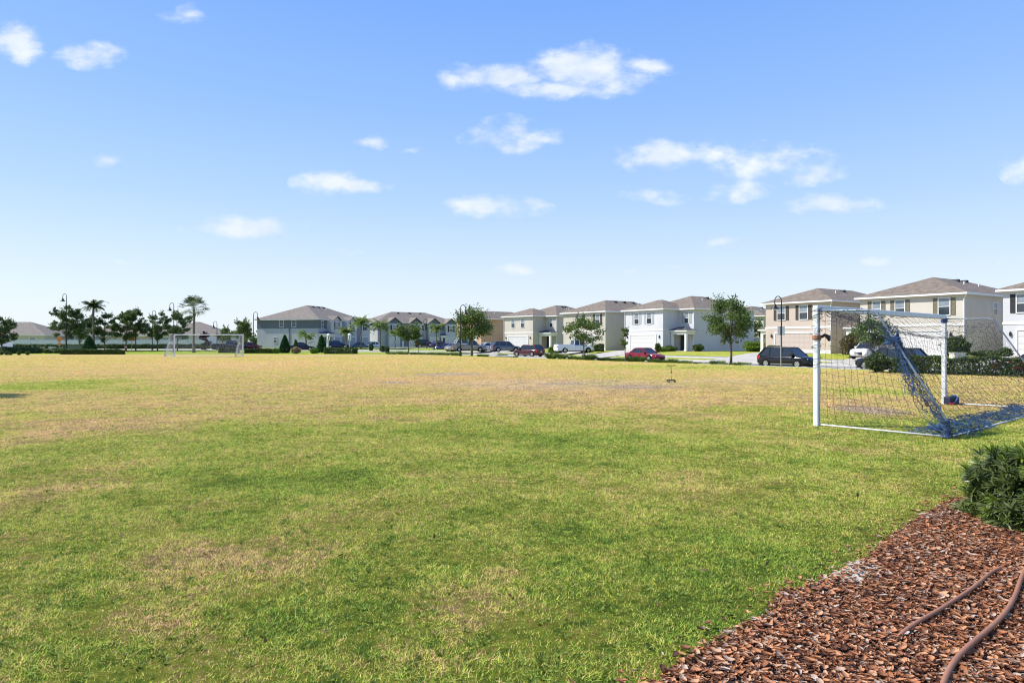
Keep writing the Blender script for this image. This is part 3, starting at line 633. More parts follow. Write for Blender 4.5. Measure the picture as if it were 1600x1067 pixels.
def roof_at(par, x0, x1, y0, y1, z, pitch=.38, ov=.42, m=m_roof, vents=True, seed=0, dz=0, fascia=m_white):
    z += dz; m_, a, b = hip(x0, x1, y0, y1, z+.19, pitch, ov+.02); R = m_.build('roof', m, par)
    MB().box(x0-ov, x1+ov, y0-ov, y1+ov, z, z+.185).build('fascia', fascia, par)
    if vents:
        r = random.Random(seed); long_y = (x1-x0) < (y1-y0)
        for i in range(3):     # low box vents just under the ridge, on both long slopes
            t = .15+.33*i; s = r.choice((-1, 1)); o = .75
            if long_y: cx, cy = a[0]+s*o, a[1]+(b[1]-a[1])*t+.3
            else: cx, cy = a[0]+(b[0]-a[0])*t, a[1]-o
            cz = a[2]-o*pitch
            MB().box(cx-.3, cx+.3, cy-.26, cy+.26, cz-.14, cz+.16).build('roof_vent', m_roofd, R)
        for i in range(3):     # white plumbing pipes
            s = r.choice((-1, 1)); o = r.uniform(1.2, 2.4)
            if long_y: cx, cy = a[0]+s*o, a[1]+(b[1]-a[1])*r.random()
            else: cx, cy = a[0]+(b[0]-a[0])*r.random(), a[1]-o
            MB().tube([(cx, cy, a[2]-o*pitch-.1), (cx, cy, a[2]-o*pitch+.32)], .055, 8).build('vent_pipe', m_white, R)
    return R
def porch(par, x0, x1, y0, y1, zt, m=m_roofd, cols=(0, 1), wallm=m_trim, gab=False, door_x=None):
    roof_, a, b = hip(x0, x1, y0, y1, zt+.02, .42, .28); roof_.build('porch_roof', m, par)
    MB().box(x0-.24, x1+.24, y0-.24, y1, zt-.16, zt+.015).build('porch_fascia', m_white, par)
    MB().box(x0, x1, y0, y0+.3, zt-.55, zt-.165).box(x0, x0+.28, y0+.3, y1, zt-.54, zt-.166).box(x1-.28, x1, y0+.3, y1, zt-.54, zt-.166).build('porch_beam', wallm, par)
    for c in cols:
        cx = x0+.16+(x1-x0-.32)*c; MB().box(cx-.15, cx+.15, y0-.01, y0+.29, .0, zt-.55).box(cx-.19, cx+.19, y0-.05, y0+.33, 0, .25).build('column', m_white, par)
    MB().box(x0-.1, x1+.1, y0-.1, y1, -.3, .06).build('porch_slab', m_conc, par)
def downspout(par, x, y, z): MB().tube([(x+.35, y-.35, z-.02), (x+.05, y-.07, z-.35), (x+.05, y-.07, .05)], .045, 6).build('downspout', m_white, par)
def new_house(name, label, px, Y, ydir, z=.42, group='detached houses along the street'):
    l = math.hypot(*ydir); yd = (ydir[0]/l, ydir[1]/l); X = gx(px, Y)
    return empty(name, (X, Y, z), math.atan2(yd[1], yd[0])-math.pi/2, label, 'house', group)
def walls(par, blocks, m, h=5.5, cut=None, m2=None):
    mb = MB()
    for (x0, x1, y0, y1) in blocks: mb.box(x0, x1, y0, y1, -1.0, h)
    return mb.build('wall', m, par)
def lights(par, spots):
    for (x, y) in spots: MB().box(x-.07, x+.07, y-.14, y+.0, 1.75, 2.05).tube([(x, y-.07, 2.05), (x, y-.07, 2.16)], .03, 6).build('wall_lamp', m_blackm, par)
YD = (WX, WY)
def house_A(label, px, Y, yd, wm, shut=None, gm=m_garage, upshade=True, seed=0, vseed=1):
    """garage wing at the left front, entrance set back at its right with a small hipped porch"""
    H = new_house('two_storey_house', label, px, Y, yd)
    walls(H, [(-7.3, 0, 0, 6), (-7.303, 2.6, 3, 15.5)], wm)
    roof_at(H, -7.3, 2.6, 3, 15.5, 5.5, seed=vseed); roof_at(H, -7.3, 0, 0, 6.5, 5.5, dz=-.004, vents=False)
    t = T_front(0, 0)
    window(H, t, -5.35, 3.7, .82, 1.45, shut); window(H, t, -2.95, 3.7, .82, 1.45, shut)
    MB().box(-7.34, .04, -.035, .0, 2.72, 2.90).build('band', m_trim, H)
    garage(H, t, -6.2, 4.9, 2.15, gm); lights(H, [(-.62, 0), (-6.75, 0)])
    window(H, T_front(0, 3), 1.0, 3.75, .7, 1.35, shut)
    window(H, T_right(2.6, 3), 5.2, 3.7, .8, 1.2); window(H, T_right(2.6, 3), 5.2, 1.0, .8, 1.3); window(H, T_right(2.6, 3), 8.3, 1.0, .8, .9)
    MB().box(.35, 1.35, 2.93, 3.0, .05, 2.15).build('front_door', m_dark, H)
    porch(H, .06, 2.75, 1.4, 3, 2.75); downspout(H, 2.6, 3, 5.5); downspout(H, -7.3, 0, 5.5)
    return H
hA = house_A('white grey house with pale shutters and white garage door behind the red sedan', 1036, 88.1, YD, m_wgray, m_shutgr, vseed=3)
hB = house_A('cream house with plain windows and no shutters, garage wing beside a tan front porch', 832.75, 112, (.738, .675), m_wtan, vseed=5)
def house_B(label, px, Y, yd, W_, wm, shut, gm, wins, gar, vseed=1, D=15, porch_left=True, name='two_storey_house', bandm=m_trim):
    """full-width front with the garage, low porch at its far-left corner"""
    H = new_house(name, label, px, Y, yd); walls(H, [(-W_, 0, 0, D)], wm); roof_at(H, -W_, 0, 0, D, 5.5, seed=vseed)
    t = T_front(0, 0)
    for (a, w) in wins: window(H, t, a, 3.72, w, 1.5, shut)
    MB().box(-W_-.035, .035, -.04, .0, 2.72, 2.92).build('band', bandm, H); garage(H, t, gar[0], gar[1], 2.2, gm)
    MB().box(-W_-.02, .02, -.03, .0, -.2, .35).build('plinth', bandm, H)
    lights(H, [(gar[0]+gar[1]+.45, 0), (gar[0]-.5, 0)])
    if porch_left:
        porch(H, -W_-2.3, -W_-.05, 2.2, 5.2, 2.72, m=m_roof); walls(H, [(-W_-2.2, -W_-.01, 5.2, 12)], wm, 2.6)
        MB().box(-W_-1.6, -W_-.7, 5.13, 5.2, .05, 2.15).build('front_door', m_dark, H)
    downspout(H, 0, 0, 5.5); window(H, T_right(0, 0), 6, 3.8, .8, 1.1)
    return H
hC = house_B('olive beige house partly behind the young street tree and white pickup', 946, 95.4, (.8, .6), 9.1, m_wolive, m_shut, m_garage, [(-2.0, .85), (-5.6, .85)], (-7.0, 4.9), vseed=9)
hD = house_B('peach pink house with dark brown shutters behind the black car', 1297.9, 70.3, YD, 7.9, m_wpeach, m_shut, m_gpeach, [(-6.35, .95), (-3.6, .95)], (-6.6, 4.9), vseed=4)
hE = house_B('beige house with three shuttered upper windows and a dark brown roof behind the goal', 1506, 59.3, YD, 9.35, m_wbeige, m_shutol, m_garage, [(-2.06, .91), (-5.9, .82), (-8.1, .75)], (-6.4, 4.9), vseed=6, porch_left=False)
porch(hE, -9.9, -7.0, -1.6, -.05, 2.72, m=m_roof)
hF = house_B('pale grey white house cut off by the right edge of the picture', 1800, 48.7, YD, 9.35, m_wgray, m_shutdk, m_garage, [(-8.35, .9), (-3.5, .9)], (-8.3, 4.9), vseed=8, porch_left=False)
hG = house_B('orange house seen as a plain side wall behind the big oak', 752, 126, (.738, .675), 7.6, m_worange, None, m_garage, [(-2.0, .85), (-5.6, .85)], (-6.4, 4.9), vseed=2)
hH = new_house('two_storey_house', 'brown roofed house glimpsed between the street tree and the peach house', 1193, 112, (.7, .7)); walls(hH, [(-9, 0, 0, 12)], m_wtan); roof_at(hH, -9, 0, 0, 12, 5.5, seed=3); window(hH, T_front(0, 0), -2.5, 3.7, .9, 1.3)
# --- terrace blocks at the left
def terrace(label, px, Y, xd, L_, D, lay):
    yd = (-xd[1], xd[0]); H = new_house('townhouse_block', label, px, Y, yd, group='two storey terrace blocks')
    MB().box(0, L_, 0, D, -1, 3.85).build('wall', m_wlight, H); MB().box(-.03, L_+.03, -.03, D+.03, 3.85, 5.5).build('wall', m_wslate, H)
    roof_at(H, 0, L_, 0, D, 5.5, .42, m=m_roofg, seed=12)
    lay(H); return H
def lay1(H):
    tl = T_left(0, 0)      # side wall towards the field
    for (a, z, w, h) in ((4.95, 4.2, .95, 1.25), (7.75, 4.2, .85, 1.25), (9.2, 1.1, .75, 1.0)): window(H, tl, a, z, w, h)
    MB().box(6.2, 6.5, .0, .06, 0, 5.45, tl).build('downspout', m_wslate, H)
    t = T_front(0, 0); window(H, t, 1.0, 3.9, .8, 1.35)
    for k_, (x0, mm) in enumerate(((3.0, m_wpale), (9.2, m_wpale), (15.0, m_wpale))):
        MB().box(x0, x0+4.4, -1.0, .1, -1, 5.46).build('bay', mm, H); g, xm, r_ = gable(x0+.9, x0+3.5, -1.0, 2.2, 5.56, .55, .3); g.build('gable_roof', m_roofg, H)
        MB().poly([(x0+.9, -1.03, 5.5), (x0+3.5, -1.03, 5.5), (xm, -1.03, 5.5+r_*.85)]).build('gable_wall', m_wpale, H)
        window(H, T_front(0, -1.0), x0+1.7, 3.75, 1.0, 1.4, m_shutdk); garage(H, T_front(0, -1.0), x0+.9, 2.7, 2.2, m_wlight)
        window(H, t, x0+5.0, 3.9, .8, 1.3)
    porch(H, .2, 2.9, -1.9, -.02, 2.75)
tA = terrace('slate and grey terrace block with blank side wall left of the conical hedges', 497.5, 129, (.26, .966), 20, 13.7, lay1)
def lay2(H):
    t = T_front(0, 0); tl = T_left(0, 0); window(H, tl, 5, 4.1, .9, 1.2)
    for k_, x0 in enumerate((2.2, 7.6, 12.4, 17.0)):
        MB().box(x0, x0+3.0, -1.0, .1, -1, 5.46).build('bay', m_wpale if k_ % 2 else m_wlight, H)
        g, xm, r_ = gable(x0, x0+3.0, -1.0, 3.0, 5.5, .75, .3); g.build('gable_roof', m_roofg, H)
        MB().poly([(x0, -1.03, 5.46), (x0+3.0, -1.03, 5.46), (xm, -1.03, 5.46+r_*.9)]).build('gable_wall', m_wslate, H)
        window(H, T_front(0, -1.0), x0+1.0, 3.6, .9, 1.4, m_shutdk); garage(H, T_front(0, -1.0), x0+.4, 2.3, 2.2, m_garage)
        window(H, t, x0-1.3, 3.9, .7, 1.3)
    porch(H, 5.4, 7.4, -1.6, -.02, 2.7); porch(H, 15.5, 16.9, -1.6, -.02, 2.7)
tB = terrace('grey terrace block with dark gables behind the palms', 590, 151, (.826, .563), 21, 12, lay2)
# --- single storey houses beyond the vinyl fence
bung = [('low brown roofed bungalow at the far left, beyond the utility posts', 70, 150, 17, 14, .1, m_wtan), ('grey roofed bungalow behind the dark trees and first palm', 128, 158, 16, 14, -.1, m_wlight),
        ('pale brown roofed bungalow behind the bare topped trees', 232, 165, 17, 13, .15, m_wpeach), ('wide grey roofed bungalow seen over the far goal crossbar', 352, 150, 15, 14, .2, m_wpale),
        ('small roofed bungalow just left of the thin palm', 292, 172, 12, 12, 0, m_wtan), ('distant bungalow at the left edge behind the spreading tree', 6, 175, 14, 12, 0, m_wlight)]
for (lb, px, Y, w, d, rz, wm) in bung:
    H = empty('bungalow', (gx(px, Y), Y, .42), rz, lb, 'house', 'single storey houses beyond the fence'); MB().box(-w, 0, 0, d, -1, 2.55).build('wall', wm, H)
    roof_at(H, -w, 0, 0, d, 2.55, .42, m=m_roofg, vents=False)
    for a in (-w+2, -w+5.5, -3.2): window(H, T_front(0, 0), a, .95, 1.2, 1.2)
# --- driveways and lawn path
for (H, a, w) in ((hA, -3.75, 5), (hB, -3.75, 5), (hC, -4.55, 5), (hD, -4.15, 5), (hE, -3.95, 5.2), (hF, -5.85, 5)):
    c, s_ = math.cos(H.rotation_euler.z), math.sin(H.rotation_euler.z); x0 = H.location.x+c*a; y0 = H.location.y+s_*a; yd = (-s_, c)
    dd = float(sdist(np.array([x0]), np.array([y0]))[0]); sheet('driveway', x0, y0, -yd[0], -yd[1], dd-4.1, w, w+1.2, m_conc, .055, 14)
sheet('parking_lot', gx(690, 137), 137, -.826, -.563, 15, 13, 13, m_road, .06, 12)
# ================================================================== fences
def fence_run(name, label, pts, h, m, z=None, panel=2.4):
    t = empty(name, (pts[0][0], pts[0][1], 0), 0, label, 'fence', None)
    for (a, b) in zip(pts[:-1], pts[1:]):
        a = Vector(a); b = Vector(b); n_ = max(1, round((b-a).length/panel))
        P = MB(); 
        for i in range(n_):
            p = a.lerp(b, i/n_); q = a.lerp(b, (i+1)/n_); d = (q-p).normalized(); nn = Vector((-d.y, d.x))*.03; zz = tz(*p)
            ox, oy = pts[0]
            for (z0, z1, th) in ((.06, .2, 1.3), (h-.14, h, 1.3), (.2, h-.14, .8)):
                c = [p-nn*th, q-nn*th, q+nn*th, p+nn*th]; lo_ = [(v.x-ox, v.y-oy, zz+z0) for v in c]; hi_ = [(v.x-ox, v.y-oy, zz+z1) for v in c]
                P.poly(lo_[::-1]).poly(hi_)
                for j in range(4): P.poly([lo_[j], lo_[(j+1) % 4], hi_[(j+1) % 4], hi_[j]])
        P.build('panel', m, t)
        for i in range(n_+1):
            p = a.lerp(b, i/n_); MB().box(p.x-ox-.065, p.x-ox+.065, p.y-oy-.065, p.y-oy+.065, tz(*p)-.2, tz(*p)+h+.06).build('fence_post', m, t)
    return t
fence_run('vinyl_fence', 'long pale grey vinyl fence beyond the left road', [(gx(20, 133), 133), (gx(320, 131), 131)], 1.6, m_vinyl, panel=3.0)
fence_run('vinyl_fence', 'bright white fence end at the left edge', [(gx(-60, 120), 120), (gx(19, 120), 120)], 1.6, m_white, panel=3.0)
fence_run('vinyl_fence', 'short grey fence behind the bright green hedge', [(gx(1158, 97), 97), (gx(1190, 94), 94)], 1.8, m_vinyl)
fence_run('vinyl_fence', 'tall grey fence panel behind the far goal', [(gx(322, 128), 128), (gx(338, 128), 128)], 2.3, m_vinyl, panel=1.2)
# ================================================================== vehicles
paints = {}
def paint(name, c, met=.0):
    M = mat(name, c, .14, met, var=.02, coat=.3, spec=.35); return M
def loft(st, rings, parent, name, m):
    pass
def car(name, label, cat, px, Y, head, body, kind='suv', L_=4.6, Wd=1.84, H=1.68, z=None, group='cars parked in the street', X=None):
    X = gx(px, Y) if X is None else X; z = (tz(X, Y) if z is None else z)
    t = empty(name, (X, Y, z), head, label, cat, group); hw = Wd/2; h = L_/2
    wr = .35 if kind != 'sedan' else .32; wb = (-h*.60, h*.62); gc = .22 if kind != 'sedan' else .17
    belt = {'suv': .98, 'sedan': .88, 'pickup': 1.12}[kind]
    nose = {'suv': .86, 'sedan': .68, 'pickup': 1.02}[kind]
    st = [(-h, .80, gc+.22, belt-.16), (-h+.05, .92, gc+.08, belt-.04), (-h*.85, .985, gc, belt), (-h*.5, 1, gc, belt), (0, 1, gc, belt-.01), (h*.35, 1, gc, belt-.03), (h*.5, .99, gc, belt-.05), (h*.75, .97, gc, nose+.05), (h*.93, .90, gc+.03, nose-.05), (h, .74, gc+.14, nose-.2)]
    v = []; k_ = 12
    for (x, w_, zb, zt) in st:
        w = hw*w_; v += [(x, 0, zb), (x, w*.8, zb), (x, w*.97, zb+.1), (x, w, zb+(zt-zb)*.5), (x, w*.97, zt-.1), (x, w*.86, zt), (x, 0, zt+.035), (x, -w*.86, zt), (x, -w*.97, zt-.1), (x, -w, zb+(zt-zb)*.5), (x, -w*.97, zb+.1), (x, -w*.8, zb)]
    f = [(i*k_+j, i*k_+(j+1) % k_, (i+1)*k_+(j+1) % k_, (i+1)*k_+j) for i in range(len(st)-1) for j in range(k_)]
    b = MB(); b.v = v; b.f = f+[tuple(range(k_))[::-1], tuple(range((len(st)-1)*k_, len(st)*k_))]; B = b.build('body', body, t, smooth=True)
    # cabin: profile points (x, z) base rear, roof rear, roof front, base front
    rear, rr, rf, fr = {'suv': (-h*.95, -h*.70, h*.20, h*.55), 'sedan': (-h*.72, -h*.34, h*.10, h*.46), 'pickup': (-h*.10, -h*.05, h*.32, h*.56)}[kind]
    zb = belt-.05; zr = H-.06; wb_, wt = hw*.87, hw*.70
    c = MB(); A = [(rear, wb_, zb), (rr, wt, zr), (rf, wt, zr), (fr, wb_, zb)]; Bq = [(x, -y, zz) for x, y, zz in A]
    c.poly(A).poly(Bq[::-1])
    for i in range(3): c.poly([A[i], Bq[i], Bq[i+1], A[i+1]])
    c.build('glass', m_carglass, t)
    r_ = MB(); xs = np.linspace(rr-.06, rf+.06, 6)
    for i, x in enumerate(xs):
        q = math.sin(math.pi*i/5)*.035; w = wt*1.03
        r_.v += [(x, -w, zr-.03), (x, -w*.92, zr+.03+q), (x, 0, zr+.055+q), (x, w*.92, zr+.03+q), (x, w, zr-.03)]
    r_.f = [(i*5+j, i*5+j+1, i*5+j+6, i*5+j+5) for i in range(5) for j in range(4)]+[(0, 1, 2, 3, 4), (29, 28, 27, 26, 25)]+[(0, 5, 9, 4)][:0]
    r_.build('roof', body, t, smooth=True)
    for s_ in (-1, 1):
        for (a, q, rad) in (((rear, s_*wb_, zb), (rr, s_*wt, zr), .055 if kind != 'suv' else .075), ((fr, s_*wb_*1.0, zb), (rf, s_*wt, zr), .042)): MB().tube([a, q], rad, 6).build('pillar', body, t)
        for xm in ((rear+rr)*.25+(rf+fr)*.25, ) if kind == 'pickup' else (-h*.02, -h*.50): MB().box(xm-.04, xm+.04, -.012, .012, 0, 1, lambda x, y, zq, s_=s_: (x, s_*(wb_+(wt-wb_)*zq+.008)+y, zb+(zr-zb)*zq)).build('pillar', body, t)
    if kind == 'pickup':
        MB().box(-h*.92, -h*.13, -hw*.78, hw*.78, belt-.02, belt+.045).build('bed', m_blackp, t)
        MB().box(-h*.96, -h*.92, -hw*.86, hw*.86, gc+.35, belt+.07).box(-h*.92, -h*.11, -hw*.9, -hw*.80, belt-.1, belt+.09).box(-h*.92, -h*.11, hw*.80, hw*.9, belt-.1, belt+.09).build('bed_side', body, t, bevel=.02)
    for x in wb:
        for s_ in (-1, 1):
            MB().lathe([(wr*1.17, -.05*s_), (wr*1.17, .006*s_)], (x, s_*hw*.985, wr+.03), 20, 'y').build('wheel_arch', m_blackp, t)
            w_ = MB().lathe([(wr*.62, -.1), (wr*.95, -.1), (wr, -.06), (wr, .06), (wr*.95, .1), (wr*.62, .1)], (x, s_*(hw-.07), wr), 22, 'y').build('wheel', m_tyre, t, smooth=True)
            rm = MB().lathe([(wr*.60, -.105), (wr*.64, .105)], (x, s_*(hw-.07), wr), 20, 'y')
            rm.build('rim', m_rim if 'rimdark' not in label else m_blackp, w_)
            sp_ = MB()
            for q in range(5):
                a0 = q*math.pi*2/5; c_, s2 = math.cos(a0+.35), math.sin(a0+.35); c2, s3 = math.cos(a0+.63), math.sin(a0+.63); yo = s_*(hw-.07+.108) if s_ > 0 else -(hw-.07+.108)
                sp_.poly([(x+c_*wr*.2, yo, wr+s2*wr*.2), (x+c_*wr*.56, yo, wr+s2*wr*.56), (x+c2*wr*.56, yo, wr+s3*wr*.56), (x+c2*wr*.2, yo, wr+s3*wr*.2)])
            sp_.build('rim_opening', m_blackp, w_)
    for s_ in (-1, 1):
        MB().box(h*.86, h*.955, s_*hw*.62-.17, s_*hw*.62+.17, nose-.25, nose-.09).build('headlight', m_lens, t, bevel=.03)
        if kind == 'suv': MB().box(-h*.992, -h*.86, s_*hw*.84-.10, s_*hw*.84+.10, belt-.30, belt-.02).build('taillight', m_red, t, bevel=.03)
        else: MB().box(-h*1.005, -h*.90, s_*hw*.72-.17, s_*hw*.72+.17, belt-.30, belt-.12).build('taillight', m_red, t, bevel=.03)
        MB().box(fr-.42, fr-.22, s_*(hw*.92)-.02, s_*(hw*.92)+s_*.18 if s_ > 0 else s_*(hw*.92)+.02, belt-.01, belt+.15).build('mirror', body, t, bevel=.02) if s_ > 0 else MB().box(fr-.42, fr-.22, -hw*.92-.18, -hw*.92+.02, belt-.01, belt+.15).build('mirror', body, t, bevel=.02)
        sm = MB()
        for xm in (h*.40, -h*.04, -h*.46): sm.box(xm-.008, xm+.008, s_*hw*.985-.012, s_*hw*.985+.012, gc+.14, belt-.10)
        for xm in (h*.02, -h*.40): sm.box(xm-.02, xm+.12, s_*hw*1.0-.02, s_*hw*1.0+.02, belt-.22, belt-.19)
        sm.build('door_seam', m_blackp, t)
    MB().box(h*.93, h*1.0, -hw*.42, hw*.42, gc+.14, nose-.24).build('grille', m_blackp, t)
    MB().box(-h*.9, h*.9, -hw*.98, hw*.98, gc-.04, gc+.055).build('sill_trim', m_blackp, t)
    if kind == 'suv': MB().box(-h*.42, h*.44, -hw*1.008, hw*1.008, gc+.07, gc+.115).build('sill_strip', m_steel, t)
    MB().box(-h*1.012, -h*.99, -.16, .16, belt-.36, belt-.22).build('number_plate', m_plate, t)
    return t
HU = math.atan2(UY, UX)      # heading along the street, away
HD = HU+math.pi; HW_ = math.atan2(WY, WX)
p_black = paint('paint_black', (.012, .012, .014)); p_dark = paint('paint_charcoal', (.022, .024, .03), .3); p_red = paint('paint_red', (.20, .012, .02)); p_dkred = paint('paint_maroon', (.085, .02, .022)); p_white = paint('paint_white', (.74, .74, .74))
p_silver = paint('paint_silver', (.42, .43, .44), .5); p_gray = paint('paint_grey', (.17, .18, .19), .5); p_blue = paint('paint_blue', (.03, .05, .14), .2); p_taupe = paint('paint_taupe', (.26, .25, .23), .5)
HS = math.atan2(.64, -.77)
car('parked_car', 'black sport utility car parked in front of the peach house', 'car', 1231, 53.5, HD, p_black, z=-.4)
car('parked_car', 'charcoal crossover on the street behind the clipped hedge, seen through the goal', 'car', 1393, 47.8, HU, p_dark, z=-.4)
car('parked_car', 'white crossover standing in the driveway behind the goal net', 'car', 1362, 60, HW_+math.pi, p_white, z=.15)
car('parked_car', 'red sedan at the right edge beyond the clipped hedge', 'car', 1617, 44.3, HU, p_red, 'sedan', 4.7, 1.82, 1.44, z=-.4)
car('parked_car', 'red sedan parked before the white grey house', 'car', 1008, 72.5, HD, p_red, 'sedan', 4.7, 1.82, 1.44, z=-.4)
car('parked_car', 'maroon crossover parked in front of the cream house', 'car', 826, 93.5, HU+.25, p_dkred, z=-.4)
car('pickup_truck', 'white pickup truck in the driveway of the olive beige house', 'pickup truck', 897, 95, math.atan2(.5, .87)-.25, p_white, 'pickup', 5.7, 2.0, 1.9, z=.1)
car('parked_car', 'grey crossover on the driveway beside the cream house', 'car', 789, 104, .35, p_gray, L_=4.7, z=.08)
car('parked_car', 'white car nose hidden behind the grey crossover', 'car', 764, 112, .5, p_white, 'sedan', 4.5, 1.8, 1.44, z=.12)
car('pickup_truck', 'taupe pickup truck behind the big oak', 'pickup truck', 733, 110, .15, p_taupe, 'pickup', 5.6, 2.0, 1.88, z=.05)
car('parked_car', 'silver car between the blue sedan and the taupe pickup', 'car', 713, 117, .9, p_silver, 'sedan', 4.5, 1.8, 1.44, z=.02)
car('parked_car', 'white van roof showing above the taupe pickup', 'car', 730, 121, .3, p_white, 'suv', 4.9, 1.95, 2.0, z=.4)
car('parked_car', 'dark blue sedan on the street left of the big oak', 'car', 696, 121, math.pi-.35, p_blue, 'sedan', 4.6, 1.82, 1.45, z=-.05)
car('parked_car', 'grey green sedan behind the right box hedge', 'car', 564, 137, .25, p_gray, 'sedan', 4.6, 1.82, 1.44, z=.1)
car('parked_car', 'white sedan before the terrace palms', 'car', 585, 142, .6, p_white, 'sedan', 4.5, 1.8, 1.44, z=.25)
car('parked_car', 'dark blue car before the terrace block garages', 'car', 527, 131, .3, p_blue, 'sedan', 4.5, 1.8, 1.45, z=.42)
car('parked_car', 'black car parked in shade under the tree by the terrace', 'car', 664, 140, .4, p_black, 'suv', z=.42)
car('parked_car', 'purple blue car behind the dark blue sedan', 'car', 687, 140, .6, p_blue, 'sedan', 4.5, 1.8, 1.45, z=.42)
car('pickup_truck', 'charcoal pickup truck seen through the far goal net', 'pickup truck', 358, 118, .1, p_dark, 'pickup', 5.6, 1.95, 1.85, z=.1)
car('parked_car', 'maroon car right of the far goal', 'car', 388, 121, math.pi, p_dkred, 'sedan', 4.5, 1.8, 1.45, z=.12)
car('parked_car', 'dark car between the conical hedges', 'car', 472, 118, .2, p_black, 'sedan', 4.5, 1.8, 1.45, z=.1)
# ================================================================== lamps, signs, posts
def street_lamp(label, px, Y, H, side=-1, z=None):
    X = gx(px, Y); z = tz(X, Y) if z is None else z
    t = empty('street_lamp', (X, Y, z), 0, label, 'street lamp', 'gooseneck street lamps'); R = .42
    MB().lathe([(.17, 0), (.17, .35), (.12, .5), (.08, .9), (.065, 1.2), (.05, H-R-.6), (.042, H-R)], (0, 0, 0), 12).build('pole', m_blackm, t, smooth=True)
    pts = [(0, 0, H-R-.05)]+[(side*(R*.72-R*.72*math.cos(a)), 0, H-R+R*math.sin(a)) for a in np.linspace(0, math.pi, 9)]+[(side*R*1.44, 0, H-R-.22)]
    MB().tube(pts, .04, 8).build('arm', m_blackm, t, smooth='all')
    MB().lathe([(.05, H-R-.2), (.08, H-R-.30), (.13, H-R-.36), (.17, H-R-.52), (.36, H-R-.68), (.38, H-R-.74), (.2, H-R-.72)], (side*R*1.44, 0, 0), 16).build('lamp_shade', m_blackm, t, smooth=True)
    MB().lathe([(.02, H-R-.84), (.11, H-R-.79), (.15, H-R-.71)], (side*R*1.44, 0, 0), 12).build('bulb', m_lens, t, smooth=True)
    return t
street_lamp('black gooseneck lamp standing before the peach house', 1221, 60, 6.3, -1)
street_lamp('black gooseneck lamp rising from the big oak', 719.5, 80, 6.15, 1)
street_lamp('black gooseneck lamp right of the round tree before the gabled terrace', 667, 127, 6.0, -1, z=.0)
street_lamp('black gooseneck lamp at the slate terrace block side wall', 396, 96, 5.95, 1)
street_lamp('black gooseneck lamp above the middle of the far goal', 339, 115, 5.2, -1)
street_lamp('black gooseneck lamp left of the thin trunked palm', 271.5, 100, 7.5, -1)
street_lamp('tall gooseneck lamp among the dark trees at the left', 104, 105, 9.2, -1)
street_lamp('thin lamp between the bare topped trees', 238, 118, 7.2, 1)
t = empty('road_sign', (gx(1220, 47), 47, tz(gx(1220, 47), 47)), .35, 'steel post with two white sign boards seen beside the black gooseneck lamp', 'sign'); zt = 1.71+23.5*47/F-t.location.z
MB().box(-.03, .03, -.02, .02, -.3, zt).build('sign_post', m_steel, t); MB().box(-.33, -.03, -.035, -.022, zt-.62, zt).box(.03, .33, -.035, -.022, zt-.62, zt).box(-.033, .033, -.034, -.023, zt-.62, zt).build('sign_board', m_white, t, bevel=.004)
MB().box(-.07, .07, -.042, -.036, zt-.62, zt).build('dark_band', m_blackm, t)
for (lb, px, Y) in (('white headed garden post left of the right box hedge', 513.5, 108), ('white oval headed post above the right box hedge', 546.5, 106)):
    t = empty('lantern_post', (gx(px, Y), Y, .05), 0, lb, 'post', 'white headed posts'); MB().lathe([(.07, -.2), (.055, 1.9)], k=10).build('pole', m_steel, t)
    MB().lathe([(.1, 1.8), (.2, 1.95), (.23, 2.3), (.16, 2.6), (.1, 2.65)], k=14, sq=.6).build('lantern', m_white, t, smooth=True); MB().lathe([(.30, 2.66), (.26, 2.8), (.05, 2.95)], k=14).build('lantern_cap', m_white, t, smooth=True)
    MB().box(-.04, .04, -.16, -.12, 2.0, 2.5).build('lantern_slot', m_shutdk, t)
m_orange = mat('orange_sign', (.80, .22, .05), .5, var=.05)
t = empty('construction_sign', (gx(93, 104), 104, tz(gx(93, 104), 104)), 0, 'orange diamond roadwork sign with smaller plate before the dark trees', 'sign', 'orange roadwork signs')
MB().box(-.04, .04, -.02, .02, -.2, 2.6).build('sign_post', m_steel, t); MB().poly([(0, -.03, 1.55), (.52, -.03, 2.07), (0, -.03, 2.6), (-.52, -.03, 2.07)]).poly([(0, -.05, 1.55), (.52, -.05, 2.07), (0, -.05, 2.6), (-.52, -.05, 2.07)]).build('sign_board', m_orange, t); MB().box(-.28, .28, -.045, -.025, 1.12, 1.45).build('lower_plate', m_orange, t)
t = empty('construction_sign', (gx(206, 112), 112, tz(gx(206, 112), 112)), .3, 'small orange sign between the two tree trunks', 'sign', 'orange roadwork signs'); MB().box(-.04, .04, -.02, .02, -.2, 2.4).build('sign_post', m_steel, t); MB().box(-.4, .4, -.05, -.025, 1.6, 2.3).build('sign_board', m_orange, t, bevel=.01)
t = empty('barrier_post', (gx(196.5, 108), 108, tz(gx(196.5, 108), 108)), 0, 'short red brown marker post at the kerb by the tree trunks', 'post'); MB().lathe([(.16, -.1), (.15, .9), (.1, 1.05)], k=10).build('post_body', paint('marker_red', (.35, .06, .03)), t); MB().lathe([(.165, .6), (.162, .75)], k=10).build('white_band', m_white, t)
m_box = mat('utility_beige', (.55, .53, .45), .6); m_boxg = mat('utility_green', (.12, .15, .12), .6)
